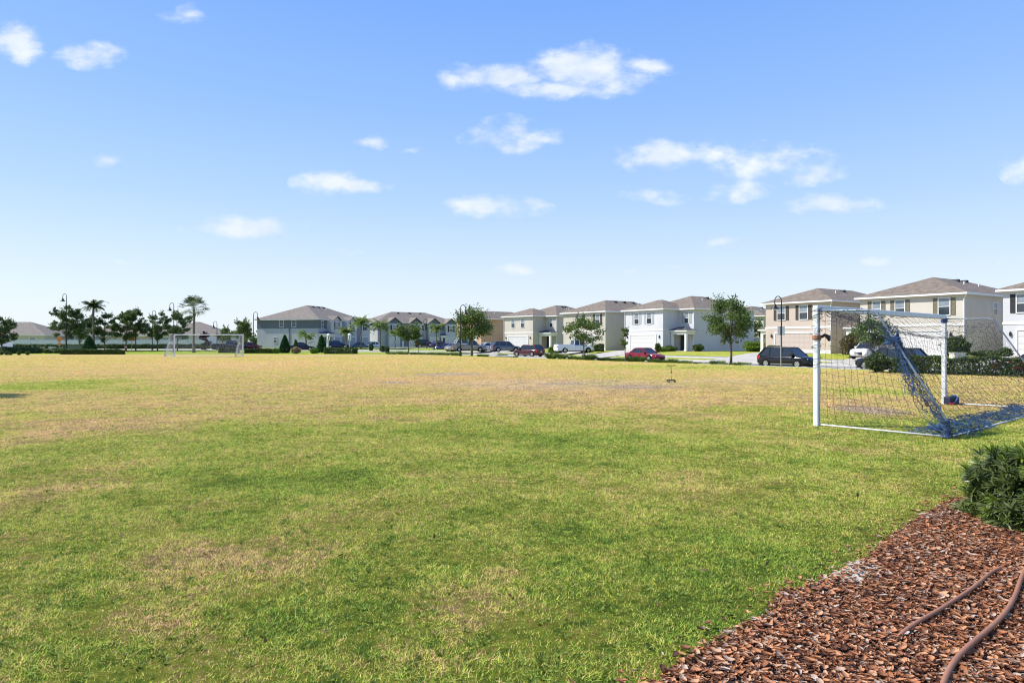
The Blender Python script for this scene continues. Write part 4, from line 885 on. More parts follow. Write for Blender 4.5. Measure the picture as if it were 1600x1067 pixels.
for (lb, px, Y, w, h, mm) in (('left one of two pale utility pillars in the far left hedge', 64.5, 100, .75, .85, m_box), ('right one of two pale utility pillars, nearer the orange sign', 81.5, 100, .8, .9, m_box), ('dark green transformer box left of the round topped cone shrub', 119, 104, 1.9, 1.05, m_boxg), ('low pale box on the lawn before the beige house side wall', 1496, 54, 1.0, .75, m_box)):
    t = empty('utility_box', (gx(px, Y), Y, tz(gx(px, Y), Y)), .1, lb, 'utility box', 'utility boxes'); MB().box(-w/2, w/2, -w*.3, w*.3, -.1, h*.92).build('cabinet', mm, t, bevel=.03); MB().box(-w/2-.03, w/2+.03, -w*.33, w*.33, h*.92, h).build('lid', mm, t, bevel=.01)
# ================================================================== trees
G1 = 'street trees along the playing field'; G2 = 'dark trees by the left road'
tree('street_tree', 'full oak in front of the white grey house, right of the young narrow tree', 1142, 57.5, 5.95, 2.3, 1.6, n=9500, lf=.088, seed=1, z=-.15, trunk_r=.10, blobs=34, group=G1, blob_r=.28)
tree('street_tree', 'airy young oak between the white pickup and the olive beige house', 912, 68.6, 4.6, 2.45, 1.5, n=3600, lf=.10, seed=2, trunk_r=.07, blobs=24, group=G1, blob_r=.24)
tree('street_tree', 'thin young sapling just left of the red sedan', 976.5, 64.6, 3.6, .62, 1.1, n=750, lf=.09, seed=3, trunk_r=.05, blobs=7, group=G1, blob_r=.42, m=m_oak)
tree('street_tree', 'broad dark oak beside the lamp and taupe pickup', 737, 88, 6.7, 3.0, 1.55, n=10500, lf=.11, seed=4, trunk_r=.15, blobs=40, group=G1, blob_r=.30)
tree('street_tree', 'rounded oak before the gabled terrace', 638, 97, 4.85, 2.0, 1.5, n=4200, lf=.12, seed=5, trunk_r=.09, blobs=24, group=G1, blob_r=.32)
tree('street_tree', 'small light green sapling right of the rounded oak', 654, 98, 2.7, .55, 1.1, n=520, lf=.10, seed=6, trunk_r=.04, blobs=5, group=G1, m=m_lime)
tree('street_tree', 'leaning feathery tree at the left end of the slate block', 376, 116, 6.0, 2.3, 1.2, n=3600, lf=.15, seed=7, trunk_r=.1, blobs=20, group=G1, blob_r=.3)
tree('garden_tree', 'green garden tree before the beige house front', 1362, 57.5, 3.9, 1.8, 1.0, n=2600, lf=.11, seed=8, trunk_r=.08, blobs=18, group=None, blob_r=.32)
tree('garden_tree', 'small bushy tree behind the fence between the houses', 1183, 104, 5.2, 2.3, 1.0, n=1400, lf=.2, seed=9, trunk_r=.1, blobs=14, group=None)
for (lb, px, Y, H, R, b, nn, bl, sd_, m_) in (
    ('wide spreading tree at the left edge of the picture', 3, 95, 5.5, 2.6, 1.3, 4200, 30, 21, m_pine),
    ('bare limbed dark tree left of the tall palm, with the lamp in its top', 103, 106, 8.3, 2.9, 1.5, 4600, 26, 22, m_pine),
    ('dark tree tangled just behind the tall palm', 124, 112, 6.6, 2.6, 1.2, 3200, 22, 23, m_pine),
    ('dark tree right of the tall palm', 163, 110, 7.0, 2.7, 1.4, 3600, 22, 24, m_pine),
    ('green tree left of the small orange sign', 197, 109, 7.2, 2.3, 1.5, 3600, 24, 25, m_oak),
    ('dark slim tree right of the small orange sign', 212, 111, 7.6, 2.3, 1.5, 3400, 22, 26, m_pine),
    ('tufted dark tree midway between the palms', 246, 110, 6.9, 2.5, 1.4, 3000, 24, 27, m_pine),
    ('open dark tree at the left post of the far goal', 277, 109, 7.2, 2.7, 1.5, 2900, 26, 28, m_pine)):
    tree('dark_tree', lb, px, Y, H, R, b*.8, 'pine', G2, n=int(nn*2.0), lf=.125, seed=sd_, trunk_r=.10, blobs=bl+18, blob_r=.175, m=m_)
tree('dark_tree', 'low purple leaved tree behind the far goal', 322, 119, 3.6, 1.1, 1.0, 'pine', None, n=1100, lf=.16, seed=31, trunk_r=.07, blobs=9, m=m_purple, blob_r=.4)
tree('dark_tree', 'rounded green tree beyond the right end of the far goal', 348, 132, 4.2, 2.2, .9, 'oak', None, n=1500, lf=.2, seed=32, trunk_r=.09, blobs=12)
GP = 'palm trees in front of the terraces'
tree('lawn_tree', 'small round tree just outside the left edge, its shadow crossing the field', -215, 21.2, 6.0, 1.15, 2.6, n=2600, lf=.1, seed=51, trunk_r=.09, blobs=14, group=None)
palm('tall palm with a drooping crown among the dark trees', 146, 108, 7.3, 2.6, 30, False, m_palmdark, 1, .16, 'tall palms by the left road', leaf=.62)
palm('thin trunked fan palm standing clear behind the far goal', 303, 101, 6.6, 2.4, 36, True, m_palmdark, 2, .17, 'tall palms by the left road')
palm('short feathery palm between the conical hedges', 478, 121, 2.6, 2.7, 24, False, m_palm, 3, .12, GP, leaf=.55)
palm('low bright palm before the slate block bay', 541, 125, 3.2, 2.7, 24, False, m_palm, 4, .11, GP, leaf=.55)
palm('tall feathery palm left of the gabled terrace', 564, 126, 4.7, 3.1, 28, False, m_palm, 5, .13, GP, leaf=.65)
palm('tall feathery palm at the middle of the gabled terrace', 594, 124, 4.3, 3.1, 28, False, m_palm, 6, .13, GP, leaf=.65)
palm('small feathery palm right of the lone lamp', 682, 130, 3.8, 2.6, 24, False, m_palm, 7, .11, GP, leaf=.55)
palm('low palm beside the street under the gables', 617, 131, 2.9, 2.2, 20, False, m_palm, 8, .10, GP, leaf=.5)
# ================================================================== hedges and shrubs
GH = 'clipped hedges at the field edge'; GS = 'conical clipped shrubs'
shrub('conical_shrub', 'egg shaped clipped shrub below the tall palm', gx(139.5, 100), 100, 'cone', (1.05, 1.05, 2.55), 3600, .085, m_cone, 'shrub', GS, z=.0)
shrub('conical_shrub', 'largest conical clipped shrub before the slate side wall', gx(445, 98), 98, 'cone', (.85, .85, 2.65), 3200, .085, m_cone, 'shrub', GS, z=.0)
shrub('conical_shrub', 'right hand conical shrub beside the box hedge', gx(502.5, 100), 100, 'cone', (.8, .8, 2.6), 3000, .085, m_cone, 'shrub', GS, z=.05)
shrub('conical_shrub', 'small dark cone behind the straw coloured bush', gx(462, 108), 108, 'cone', (.5, .5, 1.95), 1300, .09, m_hedge, 'shrub', GS, z=.05)
shrub('ball_shrub', 'straw coloured dry bush between the conical shrubs', gx(462.5, 93), 93, 'ball', (.62, .6, .95), 1000, .10, m_straw, 'shrub')
shrub('ball_shrub', 'bright lime low shrub left of the largest cone', gx(431, 96), 96, 'ball', (.62, .5, .7), 900, .10, m_lime, 'shrub')
shrub('ball_shrub', 'pale green low shrub left of the right hand cone', gx(491, 94), 94, 'ball', (.6, .5, .8), 900, .10, m_lime, 'shrub')
for (lb, p0, p1, Y, h, dep, m_) in (('dark low hedge in two mounds at the far left edge of the field', 97, 141, 88, .62, .8, m_hedge), ('dark low hedge right of the first, under the road trees', 144, 193, 88, .62, .8, m_hedge), ('dark low hedge right of the far goal', 383, 427, 96, .62, .7, m_hedge),
        ('squared green box hedge left of the street mouth', 508, 557.5, 92, .82, 1.1, m_hedge), ('low hedge seen through the far goal net', 343, 372, 100, .72, .9, m_pine), ('clipped square hedge at the corner of the olive beige house', 928.5, 943, 92, .95, 1.2, m_hedge)):
    x0, x1 = gx(p0, Y), gx(p1, Y); z_ = None if p0 < 900 else .35
    shrub('clipped_hedge', lb, (x0+x1)/2, Y, 'box', ((x1-x0)/2, dep/2, h), int(900+(x1-x0)*420), .085, m_, 'hedge', GH, z=z_)
a_, b_ = Vector((20.9, 36.4)), Vector((31.5, 28.6)); d_ = b_-a_
shrub('clipped_hedge', 'long clipped hedge running to the right edge behind the goal', (a_.x+b_.x)/2, (a_.y+b_.y)/2, 'box', (d_.length/2, .62, .88), 15000, .062, m_hedge, 'hedge', GH, z=0, rz=math.atan2(d_.y, d_.x))
shrub('ball_shrub', 'round bush ending the long hedge beside the charcoal car', 20.3, 36.9, 'ball', (.62, .6, 1.05), 1900, .062, m_hedge, 'shrub', None, z=0)
m_bedmulch = mat('hedge_mulch', (.10, .05, .035), 1, col2=(.17, .09, .06), scale=9, bump=.6)
mb = MB(); nn_ = Vector((-d_.y, d_.x)).normalized()*.95; e_ = d_.normalized()*.6
mb.poly([((a_-e_*2-nn_).x, (a_-e_*2-nn_).y, .012), ((b_+e_-nn_).x, (b_+e_-nn_).y, .012), ((b_+e_+nn_).x, (b_+e_+nn_).y, .012), ((a_-e_*2+nn_).x, (a_-e_*2+nn_).y, .012)]); tag(mb.build('hedge_bed', m_bedmulch), kind='structure')
GB = 'garden shrubs by the houses'
for (lb, px, Y, rx, h, m_, n_) in (('bright green hedge mass between the fence and the peach house', 1181, 84, 1.65, 1.35, m_lime, 2600), ('rust tinged green bush at the corner of the peach house', 1334, 62.5, 1.15, 2.3, m_flower, 2200),
        ('dark round bush before the beige house side wall', 1494, 56.5, 1.1, 1.75, m_hedge, 2000), ('yellow green bush left of the white pickup', 866, 99, .95, 1.15, m_lime, 1100), ('clump of dark shrubs left of the white grey house porch', 1046, 87, 1.0, .75, m_hedge, 800),
        ('yellow green shrub at the garage of the white grey house', 1036, 86, .75, .6, m_lime, 600), ('dark rounded shrub before the porch column of the white grey house', 1091, 86, .8, .95, m_hedge, 800), ('narrow dark bush at the garage corner of the white grey house', 1028, 84.6, .38, 1.2, m_hedge, 500),
        ('green shrub beside the peach house garage', 1208, 72, .9, .9, m_hedge, 800), ('green shrub left of the grey crossover', 754, 112, .65, 1.25, m_lime, 500), ('low dark shrub at the base of the beige house side wall', 1540, 57, 1.3, .5, m_hedge, 700), ('low palm like shrub at the front of the pale house', 1571, 55, .5, .8, m_hedge, 500),
        ('dark bushy shrub in front of the gabled terrace door', 580, 120, .42, 1.3, m_pine, 500), ('pair of dark shrubs right of the white sedan', 598, 116, .5, 1.3, m_pine, 600), ('dark shrub near the street mouth', 605, 112, .4, 1.2, m_pine, 500), ('dark shrub behind the far goal by the fence', 318, 122, .6, 1.4, m_hedge, 500)):
    shrub('garden_shrub', lb, gx(px, Y), Y, 'ball', (rx, rx*.8, h), n_, .09 if Y < 90 else .12, m_, 'shrub', GB)
# far-left ground shrubs and the long dark hedge under the fence
for i, (px, h, rx) in enumerate(((8, .95, 1.6), (22, .6, .9), (33, .8, 1.1), (46, .55, .7), (56, .85, 1.5), (76, .6, .8), (92, .8, 1.1))):
    shrub('border_shrub', ['broad green shrub at the very left edge', 'small shrub beside the broad green one at the left edge', 'shrub behind the short stakes at the far left', 'low dark shrub left of the utility pillars', 'wide shrub around the foot of the left utility pillar', 'small shrub between the utility pillars and the orange sign', 'grey green shrub at the foot of the orange diamond sign'][i], gx(px, 96), 96, 'ball', (rx, .7, h), int(500*rx+300), .11, m_hedge if i % 2 else m_pine, 'shrub', 'border shrubs at the far left', stem=False)
for i, px in enumerate((3, 11, 16, 29.5, 43)):
    shrub('border_shrub', ['tiny round shrub at the left corner of the field edge', 'tiny round shrub second from the left on the mown verge', 'smallest tiny round shrub on the mown verge', 'tiny dark ball shrub alone on the mown verge', 'tiny dark ball shrub farthest right on the mown verge'][i], gx(px, 84), 84, 'ball', (.26, .26, .5 if i != 2 else .35), 260, .06, m_hedge, 'shrub', 'tiny round shrubs on the verge', stem=False)
shrub('clipped_hedge', 'long dark hedge running under the vinyl fence', (gx(150, 126)+gx(20, 126))/2, 128, 'box', (14, .6, .75), 5200, .15, m_pine, 'hedge', GH, z=.35, stem=False)
shrub('clipped_hedge', 'green hedge line across the road behind the far goal', gx(235, 124), 127, 'box', (9.5, .6, .75), 4200, .15, m_hedge, 'hedge', GH, z=.35, stem=False)
# strappy clumps along the verge
m_clump = leafmat('clump_leaves', (.07, .12, .03), (.27, .36, .11), .4)
def clump(i, px, Y, w, h, lb):
    r = np.random.default_rng(900+i); X = gx(px, Y); t = empty('grass_clump', (X, Y, tz(X, Y)), 0, lb, 'plant', 'strappy clumps along the verge'); w *= r.uniform(.7, 1.35); h *= r.uniform(.6, 1.1); n = int(170*w/.5)
    a = r.uniform(0, 2*math.pi, n); rad = r.random(n)**.5*w*.6; le = r.uniform(.2, 1.3, n); b = np.stack([np.cos(a)*rad, np.sin(a)*rad*.7, np.zeros(n)], -1)
    hh = h*r.uniform(.6, 1.1, n); tip = b+np.stack([np.cos(a)*le*h*.7, np.sin(a)*le*h*.7, hh], -1); side = np.stack([-np.sin(a), np.cos(a), np.zeros(n)], -1)*.028
    mid = (b+tip)/2+np.array([0, 0, .12*h]); V = np.stack([b-side, b+side, mid+side, tip, mid-side], 1).reshape(-1, 3)
    link('leaves', mesh_np('leaves', V, np.arange(n*5).reshape(-1, 5), m_clump if i % 3 else m_oak), t)
CW = [(806, 84), (862, 76), (878, 75), (893, 74), (906, 72), (921, 70.5), (943, 68), (958, 67), (968, 66.5), (988, 65.5), (1001, 64.5), (1020, 63.5), (1034, 62.5), (1052, 61.5), (1070, 60.5), (1090, 59.5), (1108, 58.8), (1122, 58), (1139, 57), (1158, 56)]
words = ['left of the maroon crossover', 'just right of the maroon crossover', 'under the yellow green bush', 'under the tailgate of the white pickup', 'left of the airy young oak trunk', 'right of the airy young oak trunk', 'below the clipped square hedge', 'midway between oak and sapling', 'left of the thin sapling', 'right of the thin sapling', 'under the front wheel of the red sedan', 'under the nose of the red sedan',
         'right beyond the red sedan', 'below the porch of the white grey house', 'below the porch column, right of the kick scooter', 'on the lawn edge right of the porch', 'left of the full oak', 'close left of the full oak trunk', 'at the foot of the full oak trunk', 'right of the full oak', ]
for i, (px, Y) in enumerate(CW): clump(i, px, Y, .62+.25*((i*7) % 5)/4, .42+.26*((i*3) % 4)/3, 'strappy green clump '+words[i])
for i, (px, Y) in enumerate(((612, 90), (630, 89), (648, 88), (664, 87), (679, 86), (694, 86), (712, 85), (755, 84))):
    clump(40+i, px, Y, 1.15, .36, 'strappy green clump '+['at the street mouth', 'left of the rounded oak trunk', 'between rounded oak and light sapling', 'at the foot of the lone lamp', 'below the small feathery palm', 'below the dark blue sedan', 'left of the broad oak trunk', 'right of the broad oak trunk'][i])
# far tree line on the horizon
r_ = np.random.default_rng(5); P = []
for xx in np.arange(-330, 330, 4.0):
    hgt = 5.0+2.2*math.sin(xx*.05)+1.2*math.sin(xx*.17)+r_.normal()*.7; n_ = 70; P.append(np.stack([xx+r_.normal(size=n_)*2.6, 330+r_.normal(size=n_)*3, r_.random(n_)**.8*hgt], -1))
v_, f_ = leaves(np.concatenate(P), 1.0, .2, .7, r_); tl_ = link('distant_trees', mesh_np('distant_trees', v_, f_, m_pine)); tag(tl_, 'low far off belt of trees along the horizon', 'trees', kind='stuff')
# ================================================================== goals
m_post = mat('goal_paint', (.72, .74, .76), .45, var=.06, scale=5, bump=.1); m_tube = mat('goal_tube', (.21, .25, .30), .4, .3, var=.15, scale=6)
m_net = mat('net_dark', (.018, .024, .045), .8); m_netb = mat('net_blue', (.035, .10, .21), .8, var=.4, scale=3); m_netg = mat('net_slate_blue', (.045, .085, .15), .8, var=.4, scale=3); m_netw = mat('net_pale', (.5, .52, .55), .8); m_bluew = mat('net_bright_blue', (.04, .11, .28), .7, var=.5, scale=9)
def seg_mesh(name, lines, r, m, parent, seed=0):
    S_ = []
    for l in lines:
        l = np.asarray(l, float)
        if len(l) > 1: S_.append(np.stack([l[:-1], l[1:]], 1))
    S_ = np.concatenate(S_); d = S_[:, 1]-S_[:, 0]; ln_ = np.linalg.norm(d, axis=1); k = ln_ > 1e-5; S_ = S_[k]; d = d[k]/ln_[k][:, None]
    ref = np.where(np.abs(d[:, 2:3]) < .9, [[0, 0, 1.]], [[1., 0, 0]]); a = np.cross(d, ref); a /= np.linalg.norm(a, axis=1)[:, None]; b = np.cross(d, a)
    V = np.zeros((len(S_), 2, 3, 3))
    for j in range(3):
        t = j*2*math.pi/3; o = (a*math.cos(t)+b*math.sin(t))*r; V[:, 0, j] = S_[:, 0]+o; V[:, 1, j] = S_[:, 1]+o
    base = (np.arange(len(S_))*6)[:, None, None]; q = np.array([[j, (j+1) % 3, 3+(j+1) % 3, 3+j] for j in range(3)])[None]
    return link(name, mesh_np(name, V.reshape(-1, 3), (base+q).reshape(-1, 4), m), parent)
def grid_lines(fn, nu, nv, sub=2, drop=0, r=None, us=True, vs=True, wob=0):
    r = r or np.random.default_rng(0); U = np.linspace(0, 1, nu*sub+1); Vv = np.linspace(0, 1, nv*sub+1); out = []
    G_ = np.array([[fn(u, v) for v in Vv] for u in U])+(r.normal(size=(nu*sub+1, nv*sub+1, 3))*wob)
    for i in range(0, nu*sub+1, sub):
        if us: out.append(G_[i])
    for j in range(0, nv*sub+1, sub):
        if vs: out.append(G_[:, j])
    if drop:
        o2 = []
        for l in out:
            cut = [k for k in range(1, len(l)-1) if r.random() < drop]; p = 0
            for c in cut+[len(l)-1]:
                if c > p: o2.append(l[p:c+1])
                p = c+1
        out = o2
    return [l for l in out if len(l) > 1]
def goal_frame(t, Wg, H=2.38, top=1.12, dep=2.33, sleeve=True, mp_=None):
    for x in (0, Wg):
        MB().box(x-.06, x+.06, -.05, .05, -.05, H-.06).build('post', m_post, t, bevel=.015)
        br = [(x, -.05, H-.05), (x, -top*.5, H-.065), (x, -top+.12, H-.07), (x, -top+.02, H-.10), (x, -top-.07, H-.19), (x, -top-.16, H-.35), (x, -dep+.03, .33), (x, -dep, .05)]
        MB().tube(br, .020, 10).build('side_bar', m_tube, t, smooth='all')
        MB().tube([(x, -.05, .035), (x, -dep, .035)], .015, 8).build('base_bar', m_post, t, smooth='all')
    MB().box(-.06, Wg+.06, -.052, .052, H-.06, H+.06).build('crossbar', m_post, t, bevel=.015)
    MB().tube([(0, -dep, .03), (Wg, -dep, .03)], .016, 8).build('rear_bar', m_post, t, smooth='all')
g1 = empty('soccer_goal', (6.18, 13.5, 0), math.atan2(.643, .766), 'near white soccer goal with a torn dark blue net', 'soccer goal', 'soccer goals')
Wg = 7.42; goal_frame(g1, Wg)
r3 = np.random.default_rng(77)
def topz(t): return 2.31 if t < 1.05 else 2.31-(t-1.05)*(1.96/1.25)
Ez = [0, .05, .36, .93, 1.35, 1.75]; Et = [2.34, 2.25, 1.83, 1.61, 1.52, 1.45]
E = lambda z: float(np.interp(z, Ez, Et))
def s1(u, v):       # hanging side net beside the near post
    t0 = u*1.45; zt = 2.28-.36*t0; z = .03+(zt-.03)*v; t = u*E(z) if z < 1.75 else u*1.45
    return (.01+.05*math.sin(u*3+v*4)*v*(1-v)*2, -.06-t, z)
ln1 = grid_lines(s1, 13, 15, 2, 0, r3, True, False, .006)+grid_lines(s1, 13, 15, 2, .16, r3, False, True, .006)
def s1b(u, v):      # messy part under the top tube
    t = .1+1.15*u; zb_ = 2.28-.36*t-.05; z = zb_+(topz(t)-zb_)*v; return (.03*math.sin(7*u), -t, z)
ln1 += grid_lines(s1b, 13, 4, 2, .14, r3, True, True, .04)
seg_mesh('side_net', ln1, .0031, m_net, g1)
D = lambda z: 1.1+(2.27-z)/(2.27-.33)*(2.30-1.14) if z > .33 else 2.33
def s2(u, v):
    z = .06+1.85*v; a = E(z); b = D(z); t = a+(b-a)*u; return (.10+.30*math.sin(u*math.pi)+.05*math.sin(v*9+u*5), -t, z+.10*math.sin(u*6+v*3))
seg_mesh('gathered_net', grid_lines(s2, 7, 22, 2, .03, r3, True, True, .022)+grid_lines(lambda u, v: s2(u*.35, v), 4, 20, 2, .05, r3, True, True, .02), .0046, m_netg, g1)
wrap_ = []
for i_ in range(46):
    z0_ = r3.uniform(.12, 2.1); z1_ = z0_-r3.uniform(.2, .7); ph_ = r3.uniform(0, 6); rr_ = r3.uniform(.02, .12)
    wrap_.append([(rr_*math.cos(ph_+q*9)+.02*r3.normal(), -D(max(.05, z0_+(z1_-z0_)*q))+.03+rr_*math.sin(ph_+q*9)*.9, max(.03, z0_+(z1_-z0_)*q)) for q in np.linspace(0, 1, 14)])
seg_mesh('wrapped_net', wrap_, .0045, m_netg, g1)
def s2b(u, v): z = .75+1.05*v; a = E(z); return (.05+.08*math.sin(u*5), -(a-.03+.16*u*(1.35-v)), z)
seg_mesh('blue_net_wad', grid_lines(s2b, 7, 26, 1, 0, r3, True, True, .02)+[[(r3.normal()*.04+.03, -1.40+r3.normal()*.07, 1.72+r3.normal()*.045) for _ in range(5)] for _ in range(22)], .0042, m_bluew, g1)
def s3(u, v):       # back of the net, sagging between the two slanted bars
    sg = math.sin(math.pi*u); zt = 2.25-.50*sg**.7; z = zt*(1-v)+.04*v; t = 1.15+(2.30-1.15)*v**1.05-.28*sg*math.sin(math.pi*v)
    return (Wg*u, -t, z+.03*math.sin(u*40+v*9)*(1-v))
def s4(u, v):       # roof of the net from the crossbar
    sg = math.sin(math.pi*u); return (Wg*u, -.05-1.10*v, 2.33-(.50*sg**.7+.06)*v**.8-.10*math.sin(math.pi*v))
seg_mesh('back_net', grid_lines(s3, 50, 17, 1, .035, r3, True, True, .018)+grid_lines(s4, 50, 7, 1, .05, r3, True, True, .014), .0028, m_net, g1)
def s5(u, v):
    t = .06+2.2*u; zt = min(topz(t), 2.3)-.03; cutz = 1.0+.9*math.sin(math.pi*min(1, u*1.2)); return (Wg+.06*math.sin(u*8+v*5), -t, .03+(zt-.03)*v)
seg_mesh('side_net', grid_lines(s5, 14, 15, 2, .10, r3, True, True, .03), .0030, m_net, g1)
def s6(u, v):       # net lying on the ground by the rear bar
    t = 1.62+.80*v+.12*math.sin(u*11)+.05*math.sin(u*29); return (Wg*u, -t, .03+.05*abs(math.sin(u*17+v*4))+.03*abs(math.sin(u*41)))
seg_mesh('ground_net', grid_lines(s6, 90, 11, 1, .06, r3, True, True, .035), .0042, m_netb, g1)
seg_mesh('blue_net_bunch', [[(.62+r3.normal()*.09, -2.0+r3.normal()*.08, .07+abs(r3.normal())*.04) for _ in range(5)] for _ in range(40)], .006, m_bluew, g1)
cl_ = []
for i in range(16):
    z = r3.uniform(1.2, 2.33); a0 = r3.uniform(0, 6); cl_.append([(math.cos(a0+q)*(.10+.03*math.sin(q*3)), math.sin(a0+q)*(.09+.03*math.sin(q*2)), z+q*.02) for q in np.linspace(0, r3.uniform(2, 5.5), 9)])
seg_mesh('loose_twine', cl_, .0045, m_net, g1)
MB().lathe([(.079, 1.745), (.088, 1.77), (.087, 1.81), (.078, 1.84)], k=12).build('rope_wrap', mat('rope_brown', (.30, .15, .08), .9, var=.4, scale=20, bump=.6), g1)
MB().tube([(.08, -.06, 1.80), (.14, -.1, 1.84), (.19, -.15, 1.80), (.21, -.16, 1.72)], [.03, .035, .05, .02], 7).build('rope_knot', mat('rope_dark', (.07, .04, .03), .9, bump=.5), g1)
MB().lathe([(.034, 0), (.036, .02), (.034, .30), (.028, .33)], (0, -2.33, 0), 10).build('blue_sleeve', paint('sleeve_blue', (.02, .05, .16)), g1)
MB().lathe([(.078, 2.22), (.088, 2.27), (.08, 2.32), (.07, 2.33)], (Wg, 0, 0), 10).build('blue_tie', paint('tie_blue', (.04, .09, .28)), g1)
# sandbag at the foot of the far post
bt = empty('sandbag', (gx(1486.5, 18.0), 18.0, 0), .3, 'dark navy weight bag with blue strap at the foot of the goal post', 'bag')
m_navy = mat('bag_navy', (.012, .016, .05), .6, bump=.4, bscale=12)
MB().box(-.17, .17, -.11, .11, 0, .23).build('bag_body', m_navy, bt, bevel=.045); MB().tube([(-.15, -.12, .03), (-.05, -.13, .07), (.03, -.13, .15), (.08, -.12, .20), (.12, -.05, .24), (.05, .02, .25)], .02, 7).build('strap', m_bluew, bt); MB().box(-.2, -.08, -.16, -.1, .02, .07).build('buckle', paint('buckle_red', (.5, .03, .03)), bt, bevel=.01)
g2 = empty('soccer_goal', (gx(272.5, 73.4), 73.4, .06), 0, 'far white soccer goal with its net side towards the camera', 'soccer goal', 'soccer goals')
W2 = 7.55; goal_frame(g2, W2, top=.9, dep=2.1)
def q5(x): return lambda u, v: (x, -.05-2.0*u, .03+(max(.05, (2.3 if 2*u < .85 else 2.3-(2*u-.85)*1.9))-.03)*v)
for x in (0, W2): seg_mesh('side_net', grid_lines(q5(x), 13, 14, 1, 0, r3, True, True, .01), .008, m_netw, g2)
seg_mesh('back_net', grid_lines(lambda u, v: (W2*u, -.95-1.1*v, (2.24-.25*math.sin(math.pi*u))*(1-v)+.03), 46, 14, 1, 0, r3, True, True, .01), .0035, m_netw, g2)
# ================================================================== kick scooter on the grass
k = empty('kick_scooter', (gx(1047, 27.8), 27.8, .01), math.radians(-82), 'small three wheeled kick scooter standing alone on the dry field', 'scooter')
MB().box(-.30, .16, -.055, .055, .075, .10).box(.12, .2, -.1, .1, .07, .115).build('deck', m_blackp, k, bevel=.01)
MB().tube([(.18, 0, .08), (.13, 0, .44)], .018, 8).build('stem', m_steel, k, smooth='all'); MB().tube([(.131, 0, .40), (.09, 0, .70)], .013, 8).tube([(.135, 0, .38), (.128, 0, .45)], .024, 8).build('stem_upper', m_blackm, k)
hb = MB().tube([(.09, -.17, .70), (.09, .17, .70)], .012, 8).build('handlebar', m_blackm, k)
for s_ in (-1, 1): MB().tube([(.09, s_*.10, .70), (.09, s_*.19, .70)], .018, 8).build('grip', m_blackp, hb)
for (x, y, r) in ((.18, -.13, .062), (.18, .13, .062), (-.32, 0, .045)): w_ = MB().lathe([(r*.5, -.02), (r, -.018), (r, .018), (r*.5, .02)], (x, y, r), 18, 'y').build('wheel', m_tyre, k, smooth=True); MB().lathe([(r*.48, -.022), (r*.48, .022)], (x, y, r), 12, 'y').build('rim', m_white, w_)
MB().box(-.40, -.26, -.03, .03, .095, .105).build('brake', m_steel, k)
# ================================================================== hoses in the bed
m_hose = mat('brown_hose', (.33, .145, .075), .45, var=.12, scale=4, spec=.45)
def smooth_path(P, n=60):
    P = np.array(P, float); s = np.concatenate([[0], np.cumsum(np.linalg.norm(np.diff(P, axis=0), axis=1))]); ts = np.linspace(0, s[-1], n); Q = np.stack([np.interp(ts, s, P[:, i]) for i in range(3)], 1)
    for _ in range(int(n*.35)): Q[1:-1] = (Q[:-2]+2*Q[1:-1]+Q[2:])/4
    return [tuple(q) for q in Q]
def hose(lb, pts, r):
    W3 = []
    for (px, py, z) in pts: Yh = (EYE-z)*F/(py-533.5); W3.append((gx(px, Yh), Yh, z))
    o = MB().tube(smooth_path(W3), r, 12).build('hose', m_hose, smooth='all'); tag(o, lb, 'hose', 'brown hoses on the mulch')
hose('shorter brown hose dipping into the mulch at its lower end', [(1600, 868, .02), (1575, 882, .03), (1548, 893, .05), (1525, 915, .055), (1490, 938, .055), (1455, 960, .055), (1425, 975, .055), (1402, 992, .05), (1390, 1010, .02), (1384, 1022, -.02)], .0125)
hose('longer brown hose curving down to the bottom edge at the right', [(1640, 820, .05), (1615, 868, .055), (1597, 895, .055), (1588, 930, .06), (1570, 962, .06), (1540, 988, .06), (1508, 1010, .06), (1485, 1032, .06), (1472, 1062, .06), (1462, 1110, .055)], .0142)
# ================================================================== big bush in the bed
rb = np.random.default_rng(42); bc = np.array([5.30, 6.18]); bt = empty('broad_shrub', (bc[0], bc[1], 0), 0, 'large dark shrub with whorled narrow leaves growing out of the mulch', 'shrub')
nw = 2500; d = rb.normal(size=(nw, 3)); d[:, 2] = np.abs(d[:, 2])*1.0-.12; d /= np.linalg.norm(d, axis=1)[:, None]
e = 3.0; sc = ((d[:, 0]**2+d[:, 1]**2)**2+d[:, 2]**4)**(-.25)
k_ = rb.random(nw)**.22; k_ *= 1+.06*np.sin(d[:, 0]*9+d[:, 1]*6)+.05*np.sin(d[:, 2]*11+3*d[:, 1])+.022*rb.normal(size=nw)
P = d*(sc*k_)[:, None]*[.88, .80, .64]+[0, 0, .03]; P[:, 2] = np.maximum(P[:, 2], .05)
ax = d*[.8, .8, .5]+[0, 0, .45]+rb.normal(size=(nw, 3))*.28; ax /= np.linalg.norm(ax, axis=1)[:, None]
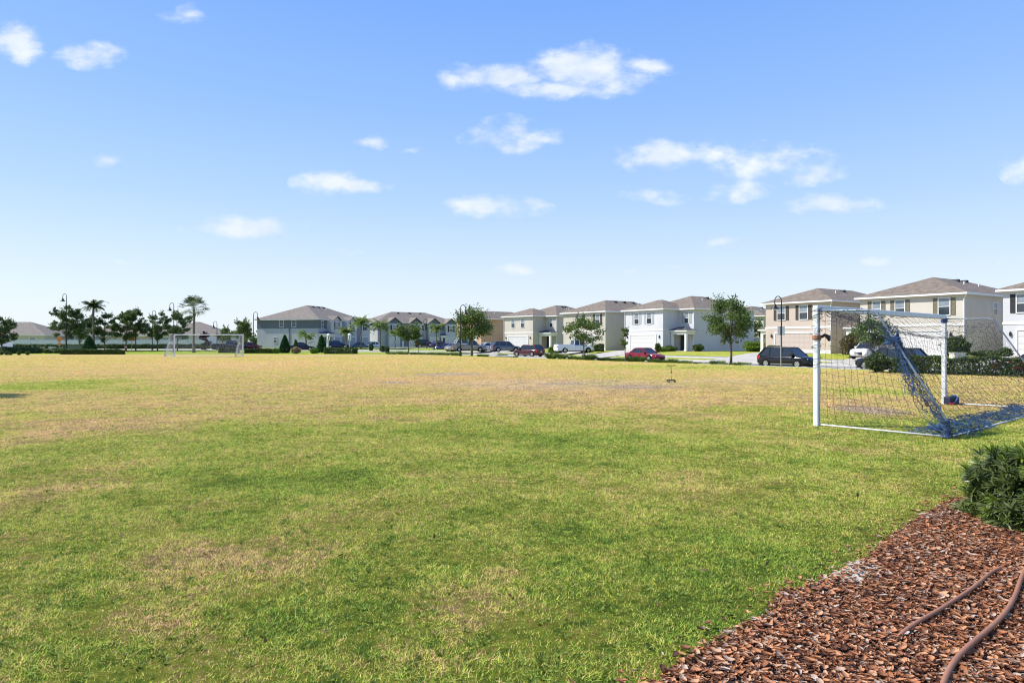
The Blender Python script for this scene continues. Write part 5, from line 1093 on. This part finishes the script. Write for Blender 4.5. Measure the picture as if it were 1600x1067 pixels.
def whorls(P, ax, nl, L0, w0, spread, r):
    V = []
    for p, a in zip(P, ax):
        s = np.cross(a, [0.31, .2, .93]); s /= np.linalg.norm(s); b = np.cross(a, s)
        n_ = nl+r.integers(-2, 3)
        for i in range(n_):
            th = i*2.4+r.normal()*.3; el = r.uniform(*spread); q = (s*math.cos(th)+b*math.sin(th)); L_ = L0*r.uniform(.65, 1.2); dr = q*math.sin(el)+a*math.cos(el); w = np.cross(dr, a+1e-3); w = w/(np.linalg.norm(w)+1e-6)*w0*r.uniform(.8, 1.2)
            o = p-a*.035*i/n_; mid = o+dr*L_*.5; tip = o+dr*L_+np.array([0, 0, -.16*L_*math.sin(el)]); V.append([o-w*.3, o+w*.3, mid+w, mid-w]); V.append([mid-w, mid+w, tip+w*.15, tip-w*.15])
    return np.array(V).reshape(-1, 3)
sel = (rb.random(nw) < np.where(P[:, 2] > .48, .42, .13)) & (k_ > .85)
v_ = whorls(P[~sel], ax[~sel], 15, .108, .0094, (.45, 1.5), rb); link('foliage', mesh_np('foliage', v_, np.arange(len(v_)).reshape(-1, 4), m_bush), bt)
v_ = whorls(P[sel]*1.03, ax[sel], 15, .10, .0088, (.25, 1.15), rb); link('new_growth', mesh_np('new_growth', v_, np.arange(len(v_)).reshape(-1, 4), m_bushnew), bt)
mb = MB()
for i in range(90):
    q = P[rb.integers(nw)]; o = np.array([rb.normal()*.35, rb.normal()*.3, -.05]); mid = (o+q)/2+[0, 0, .08]; mb.tube([tuple(o), tuple(mid), tuple(q)], [.011, .007, .003], 5)
mb.build('stem', m_bark, bt)
# ================================================================== dry leaves and litter on the lawn
nl = 420; Yl = rb.uniform(3.4, 22, nl)**1; Xl = rb.uniform(-.85, .85, nl)*Yl; kk = ~in_bed(Xl, Yl); e_ = bed_edge_dist(Xl, Yl); kk &= (rb.random(nl) < np.where(e_ < 1.0, .9, .35)); Xl = Xl[kk]; Yl = Yl[kk]; n_ = len(Xl)
m_dead = mat('dead_leaves', (.10, .045, .025), .85, col2=(.34, .20, .11), island=True)
P = np.stack([Xl, Yl, np.full(n_, .038)], -1); v_, f_ = leaves(P, .026, 1.2, .5, rb); dl = link('fallen_leaves', mesh_np('fallen_leaves', v_, f_, m_dead)); tag(dl, 'small brown dead leaves scattered on the near grass', 'leaves', kind='stuff')
# closely cropped worn hollow in the goal mouth: nothing else to build
